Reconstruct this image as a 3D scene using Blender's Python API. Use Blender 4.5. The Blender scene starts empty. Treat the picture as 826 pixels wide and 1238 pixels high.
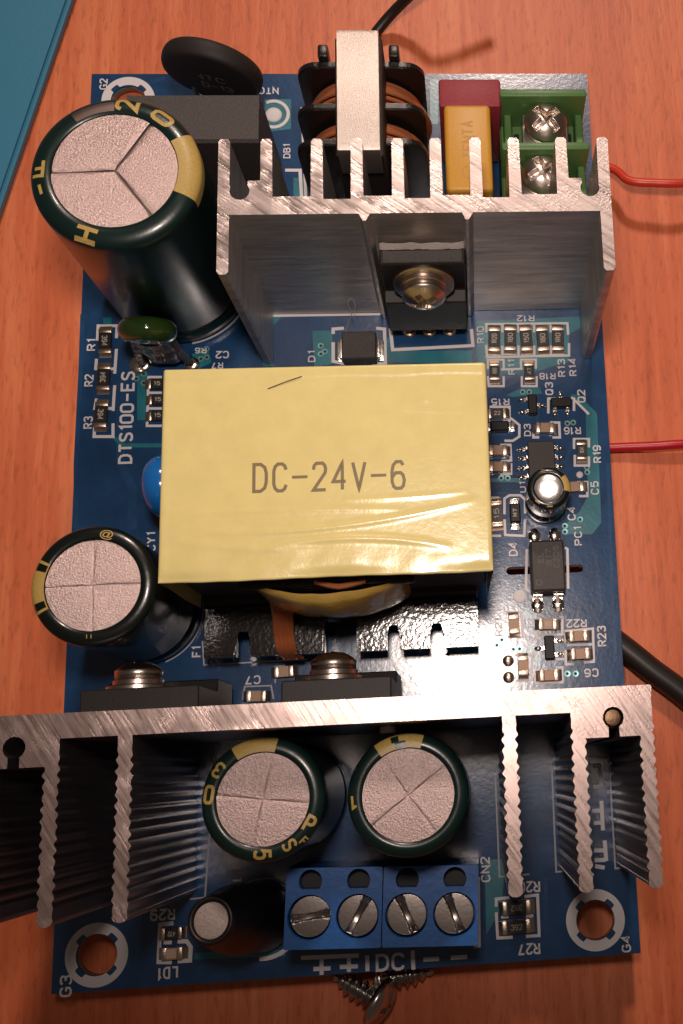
import bpy, bmesh, math, random
from mathutils import Matrix, Vector

# Units: 1 Blender unit = 1 mm.  x right, y away, z up; origin = middle of the board's near edge, top face.
sc = bpy.context.scene
sc.unit_settings.system = 'METRIC'
sc.unit_settings.scale_length = 0.001
rnd = random.Random(7)

# ------------------------------------------------------------------ camera
cam_data = bpy.data.cameras.new('camera')
cam = bpy.data.objects.new('camera', cam_data)
sc.collection.objects.link(cam)
cx = Vector((0.99511603, -0.05346006, 0.0829826))
cy = Vector((0.03307193, 0.9726276, 0.23000391))
cz = Vector((-0.09300719, -0.22613619, 0.96964534))
m = Matrix((cx, cy, cz)).transposed().to_4x4()
m.translation = Vector((13.6285, 19.1981, 132.7239))
cam.matrix_world = m
cam_data.sensor_fit = 'VERTICAL'
cam_data.sensor_height = 36.0
cam_data.lens = 1442.51 / 1238 * 36.0
cam_data.shift_x = -0.23384
cam_data.shift_y = -0.01967
cam_data.clip_start = 1.0
cam_data.clip_end = 3000.0
cam_data.dof.use_dof = True
cam_data.dof.focus_distance = 118.0
cam_data.dof.aperture_fstop = 28.0
sc.camera = cam

# ------------------------------------------------------------------ light
world = bpy.data.worlds.new('World')
sc.world = world
world.use_nodes = True
bg = world.node_tree.nodes['Background']
bg.inputs['Color'].default_value = (1.0, 0.74, 0.58, 1)
bg.inputs['Strength'].default_value = 0.045

def area_lamp(name, loc, target, size, power, color):
    d = bpy.data.lights.new(name, 'AREA')
    d.shape = 'DISK'
    d.size = size
    d.energy = power
    d.color = color
    o = bpy.data.objects.new(name, d)
    sc.collection.objects.link(o)
    o.location = loc
    o.rotation_euler = (Vector(target) - Vector(loc)).to_track_quat('-Z', 'Y').to_euler()
    return o

sd_ = bpy.data.lights.new('desk_lamp', 'SPOT')
sd_.energy = 440000
sd_.color = (1.0, 0.84, 0.75)
sd_.spot_size = math.radians(77)
sd_.spot_blend = 1.0
sd_.shadow_soft_size = 8
so_ = bpy.data.objects.new('desk_lamp', sd_)
sc.collection.objects.link(so_)
so_.location = (10.5, 46, 152)
so_.rotation_euler = (Vector((14, 80, 0)) - Vector((10.5, 46, 152))).to_track_quat('-Z', 'Y').to_euler()
area_lamp('room_lamp', (40, 425, 400), (5, 50, 0), 55, 1100000, (1.0, 0.79, 0.67))

sc.view_settings.view_transform = 'Standard'
sc.view_settings.look = 'None'
sc.view_settings.exposure = 0.12
sc.view_settings.gamma = 1.0

# ------------------------------------------------------------------ materials
def new_mat(name):
    mt = bpy.data.materials.new(name)
    mt.use_nodes = True
    nt = mt.node_tree
    return mt, nt, nt.nodes['Principled BSDF']

def simple(name, col, rough=0.5, metal=0.0, coat=0.0, bump=0.0, bscale=4.0, var=0.0, spec=0.5, stretch=(1, 1, 1)):
    mt, nt, b = new_mat(name)
    b.inputs['Base Color'].default_value = (*col, 1)
    b.inputs['Roughness'].default_value = rough
    b.inputs['Metallic'].default_value = metal
    b.inputs['Specular IOR Level'].default_value = spec
    b.inputs['Coat Weight'].default_value = coat
    b.inputs['Coat Roughness'].default_value = 0.045
    if bump or var:
        tc = nt.nodes.new('ShaderNodeTexCoord')
        mp = nt.nodes.new('ShaderNodeMapping')
        mp.inputs['Scale'].default_value = stretch
        nz = nt.nodes.new('ShaderNodeTexNoise')
        nz.inputs['Scale'].default_value = bscale
        nz.inputs['Detail'].default_value = 6
        nz.inputs['Roughness'].default_value = 0.65
        nt.links.new(tc.outputs['Object'], mp.inputs['Vector'])
        nt.links.new(mp.outputs['Vector'], nz.inputs['Vector'])
        if bump:
            bp = nt.nodes.new('ShaderNodeBump')
            bp.inputs['Strength'].default_value = 1.0
            bp.inputs['Distance'].default_value = bump
            nt.links.new(nz.outputs['Fac'], bp.inputs['Height'])
            nt.links.new(bp.outputs['Normal'], b.inputs['Normal'])
        if var:
            rm = nt.nodes.new('ShaderNodeMapRange')
            rm.inputs['From Min'].default_value = 0.3
            rm.inputs['From Max'].default_value = 0.7
            rm.inputs['To Min'].default_value = 1 - var
            rm.inputs['To Max'].default_value = 1 + var
            mx = nt.nodes.new('ShaderNodeVectorMath')
            mx.operation = 'SCALE'
            mx.inputs[0].default_value = col
            nt.links.new(nz.outputs['Fac'], rm.inputs['Value'])
            nt.links.new(rm.outputs['Result'], mx.inputs['Scale'])
            nt.links.new(mx.outputs['Vector'], b.inputs['Base Color'])
    return mt

def wood_material():
    mt, nt, b = new_mat('cherry_veneer')
    L = nt.links.new
    tc = nt.nodes.new('ShaderNodeTexCoord')
    mp = nt.nodes.new('ShaderNodeMapping')
    mp.inputs['Rotation'].default_value = (0, 0, math.radians(-9))
    mp.inputs['Scale'].default_value = (1.0, 0.055, 1.0)
    L(tc.outputs['Object'], mp.inputs['Vector'])
    def noise(scale, detail, rough, dist, src):
        n = nt.nodes.new('ShaderNodeTexNoise')
        n.inputs['Scale'].default_value = scale
        n.inputs['Detail'].default_value = detail
        n.inputs['Roughness'].default_value = rough
        n.inputs['Distortion'].default_value = dist
        L(src, n.inputs['Vector'])
        return n
    broad = noise(0.055, 4, 0.55, 0.6, mp.outputs['Vector'])
    grain = noise(0.9, 6, 0.6, 0.3, mp.outputs['Vector'])
    mp2 = nt.nodes.new('ShaderNodeMapping')
    mp2.inputs['Rotation'].default_value = (0, 0, math.radians(-14))
    mp2.inputs['Scale'].default_value = (1.0, 0.22, 1.0)
    L(tc.outputs['Object'], mp2.inputs['Vector'])
    fleck = noise(1.7, 3, 0.6, 0.0, mp2.outputs['Vector'])
    mix = nt.nodes.new('ShaderNodeMath'); mix.operation = 'MULTIPLY_ADD'
    L(grain.outputs['Fac'], mix.inputs[0]); mix.inputs[1].default_value = 0.65
    L(broad.outputs['Fac'], mix.inputs[2])
    cr = nt.nodes.new('ShaderNodeValToRGB')
    e = cr.color_ramp.elements
    e[0].position = 0.50; e[0].color = (0.50, 0.098, 0.036, 1)
    e[1].position = 1.15; e[1].color = (0.84, 0.255, 0.112, 1)
    k = cr.color_ramp.elements.new(0.825); k.color = (0.71, 0.174, 0.070, 1)
    L(mix.outputs['Value'], cr.inputs['Fac'])
    fr = nt.nodes.new('ShaderNodeMapRange')
    fr.inputs['From Min'].default_value = 0.34; fr.inputs['From Max'].default_value = 0.46
    fr.inputs['To Min'].default_value = 0.80; fr.inputs['To Max'].default_value = 1.0
    L(fleck.outputs['Fac'], fr.inputs['Value'])
    sc_ = nt.nodes.new('ShaderNodeVectorMath'); sc_.operation = 'SCALE'
    L(cr.outputs['Color'], sc_.inputs[0]); L(fr.outputs['Result'], sc_.inputs['Scale'])
    L(sc_.outputs['Vector'], b.inputs['Base Color'])
    b.inputs['Roughness'].default_value = 0.45
    b.inputs['Specular IOR Level'].default_value = 0.35
    bp = nt.nodes.new('ShaderNodeBump')
    bp.inputs['Distance'].default_value = 0.045
    L(fleck.outputs['Fac'], bp.inputs['Height'])
    L(bp.outputs['Normal'], b.inputs['Normal'])
    return mt

def mask_material(name, col, rough=0.19):
    """glossy solder mask on top, tan glass-fibre on the cut edges"""
    mt, nt, b = new_mat(name)
    L = nt.links.new
    geo = nt.nodes.new('ShaderNodeNewGeometry')
    sep = nt.nodes.new('ShaderNodeSeparateXYZ')
    L(geo.outputs['Normal'], sep.inputs['Vector'])
    ab = nt.nodes.new('ShaderNodeMath'); ab.operation = 'ABSOLUTE'
    L(sep.outputs['Z'], ab.inputs[0])
    gt = nt.nodes.new('ShaderNodeMath'); gt.operation = 'GREATER_THAN'
    gt.inputs[1].default_value = 0.5
    L(ab.outputs['Value'], gt.inputs[0])
    tc = nt.nodes.new('ShaderNodeTexCoord')
    nz = nt.nodes.new('ShaderNodeTexNoise')
    nz.inputs['Scale'].default_value = 0.35; nz.inputs['Detail'].default_value = 5
    L(tc.outputs['Object'], nz.inputs['Vector'])
    mr = nt.nodes.new('ShaderNodeMapRange')
    mr.inputs['From Min'].default_value = 0.3; mr.inputs['From Max'].default_value = 0.7
    mr.inputs['To Min'].default_value = 0.78; mr.inputs['To Max'].default_value = 1.22
    L(nz.outputs['Fac'], mr.inputs['Value'])
    sp = nt.nodes.new('ShaderNodeTexNoise')
    sp.inputs['Scale'].default_value = 4.5; sp.inputs['Detail'].default_value = 3
    L(tc.outputs['Object'], sp.inputs['Vector'])
    sr = nt.nodes.new('ShaderNodeMapRange')
    sr.inputs['From Min'].default_value = 0.68; sr.inputs['From Max'].default_value = 0.80
    sr.inputs['To Min'].default_value = 0.0; sr.inputs['To Max'].default_value = 0.5
    L(sp.outputs['Fac'], sr.inputs['Value'])
    v = nt.nodes.new('ShaderNodeVectorMath'); v.operation = 'SCALE'
    v.inputs[0].default_value = col
    L(mr.outputs['Result'], v.inputs['Scale'])
    dust = nt.nodes.new('ShaderNodeMix'); dust.data_type = 'RGBA'
    L(sr.outputs['Result'], dust.inputs['Factor'])
    L(v.outputs['Vector'], dust.inputs['A'])
    dust.inputs['B'].default_value = (0.10, 0.14, 0.20, 1)
    mx = nt.nodes.new('ShaderNodeMix'); mx.data_type = 'RGBA'
    L(gt.outputs['Value'], mx.inputs['Factor'])
    mx.inputs['A'].default_value = (0.22, 0.20, 0.14, 1)
    L(dust.outputs['Result'], mx.inputs['B'])
    L(mx.outputs['Result'], b.inputs['Base Color'])
    b.inputs['Roughness'].default_value = rough
    b.inputs['Specular IOR Level'].default_value = 0.9
    bp = nt.nodes.new('ShaderNodeBump'); bp.inputs['Distance'].default_value = 0.010
    n2 = nt.nodes.new('ShaderNodeTexNoise'); n2.inputs['Scale'].default_value = 2.2; n2.inputs['Detail'].default_value = 4
    L(tc.outputs['Object'], n2.inputs['Vector'])
    L(n2.outputs['Fac'], bp.inputs['Height']); L(bp.outputs['Normal'], b.inputs['Normal'])
    return mt

def sawn_material(name, angle, col, rough0=0.22, rough1=0.5, scale=1.3, bump=0.03):
    """saw-cut aluminium: parallel slanting saw marks"""
    mt, nt, b = new_mat(name)
    L = nt.links.new
    tc = nt.nodes.new('ShaderNodeTexCoord')
    mp = nt.nodes.new('ShaderNodeMapping')
    mp.inputs['Scale'].default_value = (1.0, 0.06, 0.06)
    mr0 = nt.nodes.new('ShaderNodeMapping')
    mr0.inputs['Rotation'].default_value = (0, 0, math.radians(90 - angle))
    L(tc.outputs['Object'], mr0.inputs['Vector'])
    L(mr0.outputs['Vector'], mp.inputs['Vector'])
    nz = nt.nodes.new('ShaderNodeTexNoise')
    nz.inputs['Scale'].default_value = scale; nz.inputs['Detail'].default_value = 7; nz.inputs['Roughness'].default_value = 0.7
    L(mp.outputs['Vector'], nz.inputs['Vector'])
    fine = nt.nodes.new('ShaderNodeTexNoise')
    fine.inputs['Scale'].default_value = 3.5; fine.inputs['Detail'].default_value = 5
    L(tc.outputs['Object'], fine.inputs['Vector'])
    ad = nt.nodes.new('ShaderNodeMath'); ad.operation = 'MULTIPLY_ADD'
    L(fine.outputs['Fac'], ad.inputs[0]); ad.inputs[1].default_value = 0.22
    L(nz.outputs['Fac'], ad.inputs[2])
    mr = nt.nodes.new('ShaderNodeMapRange')
    mr.inputs['From Min'].default_value = 0.3; mr.inputs['From Max'].default_value = 0.7
    mr.inputs['To Min'].default_value = rough0; mr.inputs['To Max'].default_value = rough1
    L(nz.outputs['Fac'], mr.inputs['Value']); L(mr.outputs['Result'], b.inputs['Roughness'])
    b.inputs['Base Color'].default_value = (*col, 1)
    b.inputs['Metallic'].default_value = 0.85
    pn = nt.nodes.new('ShaderNodeTexNoise'); pn.inputs['Scale'].default_value = 0.45; pn.inputs['Detail'].default_value = 3
    L(tc.outputs['Object'], pn.inputs['Vector'])
    pr_ = nt.nodes.new('ShaderNodeMapRange')
    pr_.inputs['From Min'].default_value = 0.38; pr_.inputs['From Max'].default_value = 0.62
    pr_.inputs['To Min'].default_value = 0.15; pr_.inputs['To Max'].default_value = 1.0
    L(pn.outputs['Fac'], pr_.inputs['Value'])
    bp = nt.nodes.new('ShaderNodeBump'); bp.inputs['Distance'].default_value = bump * 4
    L(pr_.outputs['Result'], bp.inputs['Strength'])
    L(ad.outputs['Value'], bp.inputs['Height']); L(bp.outputs['Normal'], b.inputs['Normal'])
    return mt

M = {}
M['wood'] = wood_material()
M['mask'] = mask_material('blue_solder_mask', (0.011, 0.055, 0.150))
M['trace'] = mask_material('teal_masked_copper', (0.014, 0.170, 0.225), 0.25)
M['silk'] = simple('silkscreen_white', (0.72, 0.68, 0.70), 0.55)
M['silk_shaded'] = simple('silkscreen_shaded', (0.42, 0.40, 0.42), 0.55)  # same white print, its colour darkened for lines lying in shade
M['solder'] = simple('solder', (0.80, 0.74, 0.68), 0.20, 1.0, bump=0.05, bscale=3)
M['tin'] = simple('tinned_terminal', (0.72, 0.58, 0.47), 0.30, 1.0, bump=0.02, bscale=8)
M['chip_black'] = simple('chip_black', (0.022, 0.018, 0.016), 0.38, bump=0.01, bscale=10)
M['epoxy'] = simple('moulded_epoxy', (0.052, 0.043, 0.040), 0.55, bump=0.05, bscale=5, var=0.35)
M['epoxy_dark'] = simple('moulded_epoxy_dark', (0.013, 0.011, 0.010), 0.5, bump=0.02, bscale=5, spec=0.3)
M['mark_grey'] = simple('laser_marking', (0.50, 0.44, 0.38), 0.6)
M['mark_dark'] = simple('dark_marking', (0.010, 0.008, 0.008), 0.4)
M['chip_tan'] = simple('ceramic_tan', (0.42, 0.25, 0.15), 0.45, bump=0.02, bscale=6, var=0.15)
M['sleeve'] = simple('dark_green_sleeve', (0.004, 0.017, 0.015), 0.30, coat=0.12, bump=0.02, bscale=0.8)
M['sleeve_black'] = simple('black_sleeve', (0.005, 0.008, 0.007), 0.26, coat=0.2, bump=0.02, bscale=0.8)
M['gold'] = simple('gold_print', (0.47, 0.32, 0.09), 0.42, var=0.15, bscale=5)
M['can'] = simple('pressed_can', (0.72, 0.545, 0.52), 0.34, 1.0, bump=0.12, bscale=5.5, var=0.25)
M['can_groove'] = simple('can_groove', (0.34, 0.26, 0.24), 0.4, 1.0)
M['can_bright'] = simple('glare_whitened_can', (0.95, 0.92, 0.90), 0.30, 0.9, bump=0.03, bscale=3)  # lamp glare on the small capacitor's top, put into a whiter metal colour
M['alu_cut_back'] = sawn_material('sawn_aluminium_back', -36, (0.50, 0.42, 0.40), 0.16, 0.50, 1.0, 0.030)
M['alu_cut_front'] = sawn_material('sawn_aluminium_front', -58, (0.55, 0.42, 0.39), 0.20, 0.42, 2.6, 0.012)
M['alu_side'] = simple('extruded_aluminium', (0.46, 0.43, 0.42), 0.42, 0.9, bump=0.09, bscale=0.9, stretch=(0.16, 0.16, 1.0), var=0.30)  # level bands in the colour stand in for blurred reflections on the walls
M['alu_fin'] = simple('ribbed_aluminium', (0.36, 0.33, 0.34), 0.38, 1.0, bump=0.03, bscale=2.0, stretch=(1, 1, 0.1))
M['tape_plain'] = simple('yellow_tape', (0.79, 0.665, 0.275), 0.22, coat=0.6, bump=0.045, bscale=0.4, var=0.05)
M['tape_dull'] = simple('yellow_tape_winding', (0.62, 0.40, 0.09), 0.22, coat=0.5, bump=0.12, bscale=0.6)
M['ink'] = simple('grey_ink', (0.20, 0.145, 0.065), 0.5)
M['ferrite'] = simple('ferrite', (0.020, 0.016, 0.015), 0.5, bump=0.03, bscale=3)
M['bobbin'] = simple('bobbin_plastic', (0.014, 0.011, 0.010), 0.24, bump=0.03, bscale=6, spec=0.6)
M['bobbin_grain'] = simple('bobbin_plastic_grained', (0.014, 0.011, 0.010), 0.13, bump=0.05, bscale=4.5, spec=1.0)
def speckled():
    mt, nt, b = new_mat('bobbin_plastic_grained')
    b.inputs['Base Color'].default_value = (0.014, 0.011, 0.010, 1)
    b.inputs['Roughness'].default_value = 0.16
    b.inputs['Specular IOR Level'].default_value = 0.9
    tc = nt.nodes.new('ShaderNodeTexCoord'); nz = nt.nodes.new('ShaderNodeTexNoise'); bp = nt.nodes.new('ShaderNodeBump')
    nz.inputs['Scale'].default_value = 2.6; nz.inputs['Detail'].default_value = 1.5
    bp.inputs['Distance'].default_value = 0.03
    nt.links.new(tc.outputs['Object'], nz.inputs['Vector']); nt.links.new(nz.outputs['Fac'], bp.inputs['Height']); nt.links.new(bp.outputs['Normal'], b.inputs['Normal'])
    return mt
M['bobbin_grain'] = speckled()
M['copper'] = simple('enamelled_copper', (0.80, 0.27, 0.11), 0.25, 0.6, coat=0.4)
M['bracket'] = simple('steel_bracket', (0.62, 0.54, 0.49), 0.38, 1.0, bump=0.05, bscale=7)
M['screw'] = simple('nickel_screw', (0.62, 0.54, 0.48), 0.30, 1.0, bump=0.025, bscale=1.6)
M['screw_dull'] = simple('dull_steel_screw', (0.42, 0.37, 0.34), 0.28, 1.0, bump=0.012, bscale=3.0)
M['zinc'] = simple('zinc_screw', (0.52, 0.49, 0.47), 0.26, 1.0, bump=0.01, bscale=2.5)
M['slot'] = simple('slot_shadowed_metal', (0.20, 0.17, 0.15), 0.4, 1.0)
M['green'] = simple('green_polyamide', (0.085, 0.19, 0.055), 0.42, bump=0.02, bscale=3, var=0.08)
M['yellow_box'] = simple('yellow_box', (0.62, 0.31, 0.035), 0.42, bump=0.02, bscale=4, var=0.06)
M['red_box'] = simple('red_box', (0.30, 0.026, 0.040), 0.48, bump=0.05, bscale=5, var=0.15)
M['blue_block'] = simple('blue_polyamide', (0.014, 0.110, 0.38), 0.38, bump=0.03, bscale=1.5, var=0.10)
M['dark_hole'] = simple('dark_cavity', (0.006, 0.006, 0.008), 0.6)
M['ntc'] = simple('black_disc_coating', (0.020, 0.016, 0.015), 0.6, bump=0.03, bscale=1.0, spec=0.35)
M['ntc_mark'] = simple('dark_grey_print', (0.13, 0.115, 0.105), 0.6)
M['green_disc'] = simple('dark_green_lacquer', (0.022, 0.050, 0.010), 0.10, coat=0.8)
M['resin'] = simple('brown_flux_resin', (0.050, 0.026, 0.016), 0.15, coat=0.6, bump=0.2, bscale=1.0)
M['blue_disc'] = simple('blue_lacquer', (0.010, 0.14, 0.46), 0.16, coat=0.6)
M['shrink'] = simple('black_shrink_tube', (0.008, 0.006, 0.005), 0.42, bump=0.06, bscale=0.9)
M['core_grey'] = simple('grey_ferrite_end', (0.42, 0.34, 0.31), 0.5, bump=0.08, bscale=5, var=0.25)
M['paste'] = simple('thermal_paste', (0.66, 0.60, 0.60), 0.6, bump=0.1, bscale=3)
M['wire_black'] = simple('black_wire', (0.018, 0.014, 0.012), 0.40)
M['wire_orange'] = simple('orange_red_wire', (0.66, 0.048, 0.020), 0.35)
M['wire_red'] = simple('red_wire', (0.50, 0.010, 0.022), 0.35)
M['case_blue'] = simple('blue_case_plastic', (0.045, 0.23, 0.37), 0.42, bump=0.02, bscale=2)
M['fibre'] = simple('dust_fibre', (0.30, 0.24, 0.20), 0.6)
M['hair'] = simple('dark_fibre', (0.06, 0.04, 0.02), 0.6)
M['led'] = simple('led_window', (0.70, 0.50, 0.38), 0.25, coat=0.5)

# ------------------------------------------------------------------ helpers
COL = sc.collection
WORLD = {}

def link(o, world_m, parent):
    COL.objects.link(o)
    WORLD[o.name] = world_m
    if parent is not None:
        o.parent = parent
        o.matrix_parent_inverse = WORLD[parent.name].inverted()
    o.matrix_basis = world_m
    return o

def empty(name, loc):
    o = bpy.data.objects.new(name, None)
    o.empty_display_size = 5
    return link(o, Matrix.Translation(Vector(loc)), None)

def finish(me, mats, smooth):
    for mt in (mats if isinstance(mats, (list, tuple)) else [mats]):
        me.materials.append(M[mt])
    if smooth:
        for p in me.polygons:
            p.use_smooth = True
        if smooth != 'all':
            try:
                me.set_sharp_from_angle(angle=math.radians(38))
            except Exception:
                pass

def mk(name, bm, mats, parent=None, smooth=False):
    """mesh object from world-coordinate geometry, its origin moved to its base"""
    vs = [v.co for v in bm.verts]
    lo = Vector((min(v.x for v in vs), min(v.y for v in vs), min(v.z for v in vs)))
    hi = Vector((max(v.x for v in vs), max(v.y for v in vs), max(v.z for v in vs)))
    org = Vector(((lo.x + hi.x) / 2, (lo.y + hi.y) / 2, lo.z))
    for v in bm.verts:
        v.co -= org
    me = bpy.data.meshes.new(name)
    bm.to_mesh(me)
    bm.free()
    finish(me, mats, smooth)
    return link(bpy.data.objects.new(name, me), Matrix.Translation(org), parent)

def shared(name, bm, mats, smooth=False):
    me = bpy.data.meshes.new(name)
    bm.to_mesh(me)
    bm.free()
    finish(me, mats, smooth)
    return me

def inst(name, me, world_m, parent):
    return link(bpy.data.objects.new(name, me), world_m, parent)

def tag(o, label=None, cat=None, group=None, kind=None):
    if label: o['label'] = label
    if cat: o['category'] = cat
    if group: o['group'] = group
    if kind: o['kind'] = kind
    return o

def NB():
    return bmesh.new()

def box(bm, x0, x1, y0, y1, z0, z1, bev=0.0, seg=2, mat=0):
    r = bmesh.ops.create_cube(bm, size=1.0)
    vs = r['verts']
    for v in vs:
        v.co = Vector((x0 + (v.co.x + .5) * (x1 - x0), y0 + (v.co.y + .5) * (y1 - y0), z0 + (v.co.z + .5) * (z1 - z0)))
    fs = set(f for v in vs for f in v.link_faces)
    for f in fs:
        f.material_index = mat
    if bev:
        es = list(set(e for v in vs for e in v.link_edges))
        bmesh.ops.bevel(bm, geom=es, offset=bev, segments=seg, affect='EDGES', profile=0.5)
    return bm

def prism(bm, pts, z0, z1, top_mat=0, side_mat=0, top_pts=None):
    tp = top_pts or pts
    lo = [bm.verts.new((p[0], p[1], z0)) for p in pts]
    up = [bm.verts.new((p[0], p[1], z1)) for p in tp]
    n = len(pts)
    area = sum(pts[i][0] * pts[(i + 1) % n][1] - pts[(i + 1) % n][0] * pts[i][1] for i in range(n))
    if area < 0:
        lo.reverse(); up.reverse()
    f = bm.faces.new(up); f.material_index = top_mat
    f = bm.faces.new(list(reversed(lo))); f.material_index = top_mat
    for i in range(n):
        j = (i + 1) % n
        f = bm.faces.new((lo[i], lo[j], up[j], up[i])); f.material_index = side_mat
    return bm

def lathe(bm, prof, mat4=None, seg=48, mat=0, cap0=True, cap1=True):
    """profile of (radius, height) turned about the local z axis"""
    mat4 = mat4 or Matrix.Identity(4)
    rings = []
    for r, z in prof:
        if r < 1e-5:
            rings.append([bm.verts.new(mat4 @ Vector((0, 0, z)))])
        else:
            rings.append([bm.verts.new(mat4 @ Vector((r * math.cos(2 * math.pi * k / seg), r * math.sin(2 * math.pi * k / seg), z))) for k in range(seg)])
    for a, b in zip(rings, rings[1:]):
        for k in range(seg):
            l = (k + 1) % seg
            if len(a) == 1 and len(b) == 1:
                continue
            if len(a) == 1:
                f = bm.faces.new((a[0], b[l], b[k]))
            elif len(b) == 1:
                f = bm.faces.new((a[k], a[l], b[0]))
            else:
                f = bm.faces.new((a[k], a[l], b[l], b[k]))
            f.material_index = mat
    if cap0 and len(rings[0]) > 1:
        bm.faces.new(list(reversed(rings[0]))).material_index = mat
    if cap1 and len(rings[-1]) > 1:
        bm.faces.new(rings[-1]).material_index = mat
    return bm

def axis_matrix(origin, direction, roll=0.0):
    q = Vector(direction).normalized().to_track_quat('Z', 'Y')
    return Matrix.Translation(Vector(origin)) @ q.to_matrix().to_4x4() @ Matrix.Rotation(roll, 4, 'Z')

def smooth_path(pts, n=10):
    P = [Vector(p) for p in pts]
    P = [P[0] * 2 - P[1]] + P + [P[-1] * 2 - P[-2]]
    out = []
    for i in range(1, len(P) - 2):
        for k in range(n):
            t = k / n
            a, b, c, d = P[i - 1], P[i], P[i + 1], P[i + 2]
            out.append(0.5 * ((2 * b) + (c - a) * t + (2 * a - 5 * b + 4 * c - d) * t * t + (3 * b - a - 3 * c + d) * t ** 3))
    out.append(P[-2])
    return out

def tube(bm, pts, r, seg=12, mat=0):
    rings = []
    up = Vector((0, 0, 1))
    for i, p in enumerate(pts):
        t = (pts[min(i + 1, len(pts) - 1)] - pts[max(i - 1, 0)]).normalized()
        ref = up if abs(t.dot(up)) < 0.95 else Vector((1, 0, 0))
        a = t.cross(ref).normalized(); b = a.cross(t).normalized()
        rr = r(i / (len(pts) - 1)) if callable(r) else r
        rings.append([bm.verts.new(p + rr * (math.cos(2 * math.pi * k / seg) * a + math.sin(2 * math.pi * k / seg) * b)) for k in range(seg)])
    for A, B_ in zip(rings, rings[1:]):
        for k in range(seg):
            l = (k + 1) % seg
            bm.faces.new((A[k], B_[k], B_[l], A[l])).material_index = mat
    bm.faces.new(rings[0]).material_index = mat
    bm.faces.new(list(reversed(rings[-1]))).material_index = mat
    return bm

def strip(bm, pts, w, z, closed=False):
    """flat mitred line on the board"""
    P = [Vector((p[0], p[1])) for p in pts]
    n = len(P)
    L, R = [], []
    for i in range(n):
        if closed or 0 < i < n - 1:
            d0 = (P[i] - P[(i - 1) % n]).normalized(); d1 = (P[(i + 1) % n] - P[i]).normalized()
        elif i == 0:
            d0 = d1 = (P[1] - P[0]).normalized()
        else:
            d0 = d1 = (P[-1] - P[-2]).normalized()
        n0 = Vector((-d0.y, d0.x)); n1 = Vector((-d1.y, d1.x))
        mt = (n0 + n1)
        mt = mt.normalized() if mt.length > 1e-6 else n0
        k = (w / 2) / max(0.35, mt.dot(n0))
        e = Vector((0, 0))
        L.append(bm.verts.new((*(P[i] + mt * k), z))); R.append(bm.verts.new((*(P[i] - mt * k), z)))
    for i in range(n if closed else n - 1):
        j = (i + 1) % n
        bm.faces.new((R[i], R[j], L[j], L[i]))
    return bm

TEXT_CACHE = {}
def text_mesh(s):
    if s not in TEXT_CACHE:
        cu = bpy.data.curves.new('glyphs', 'FONT')
        cu.body = s
        cu.size = 1.0
        cu.resolution_u = 3
        cu.offset = 0.018 if s != '-' and len(s) > 1 else 0.008
        ob = bpy.data.objects.new('glyphs', cu)
        COL.objects.link(ob)
        bpy.context.view_layer.update()
        dg = bpy.context.evaluated_depsgraph_get()
        me = bpy.data.meshes.new_from_object(ob.evaluated_get(dg))
        vs = [v.co.copy() for v in me.vertices]
        fs = [tuple(p.vertices) for p in me.polygons]
        bpy.data.objects.remove(ob); bpy.data.curves.remove(cu); bpy.data.meshes.remove(me)
        x0 = min(v.x for v in vs); x1 = max(v.x for v in vs); y0 = min(v.y for v in vs); y1 = max(v.y for v in vs)
        TEXT_CACHE[s] = ([((v.x - x0) / (x1 - x0) - .5, (v.y - y0) / (y1 - y0) - .5) for v in vs], fs)
    return TEXT_CACHE[s]

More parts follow.
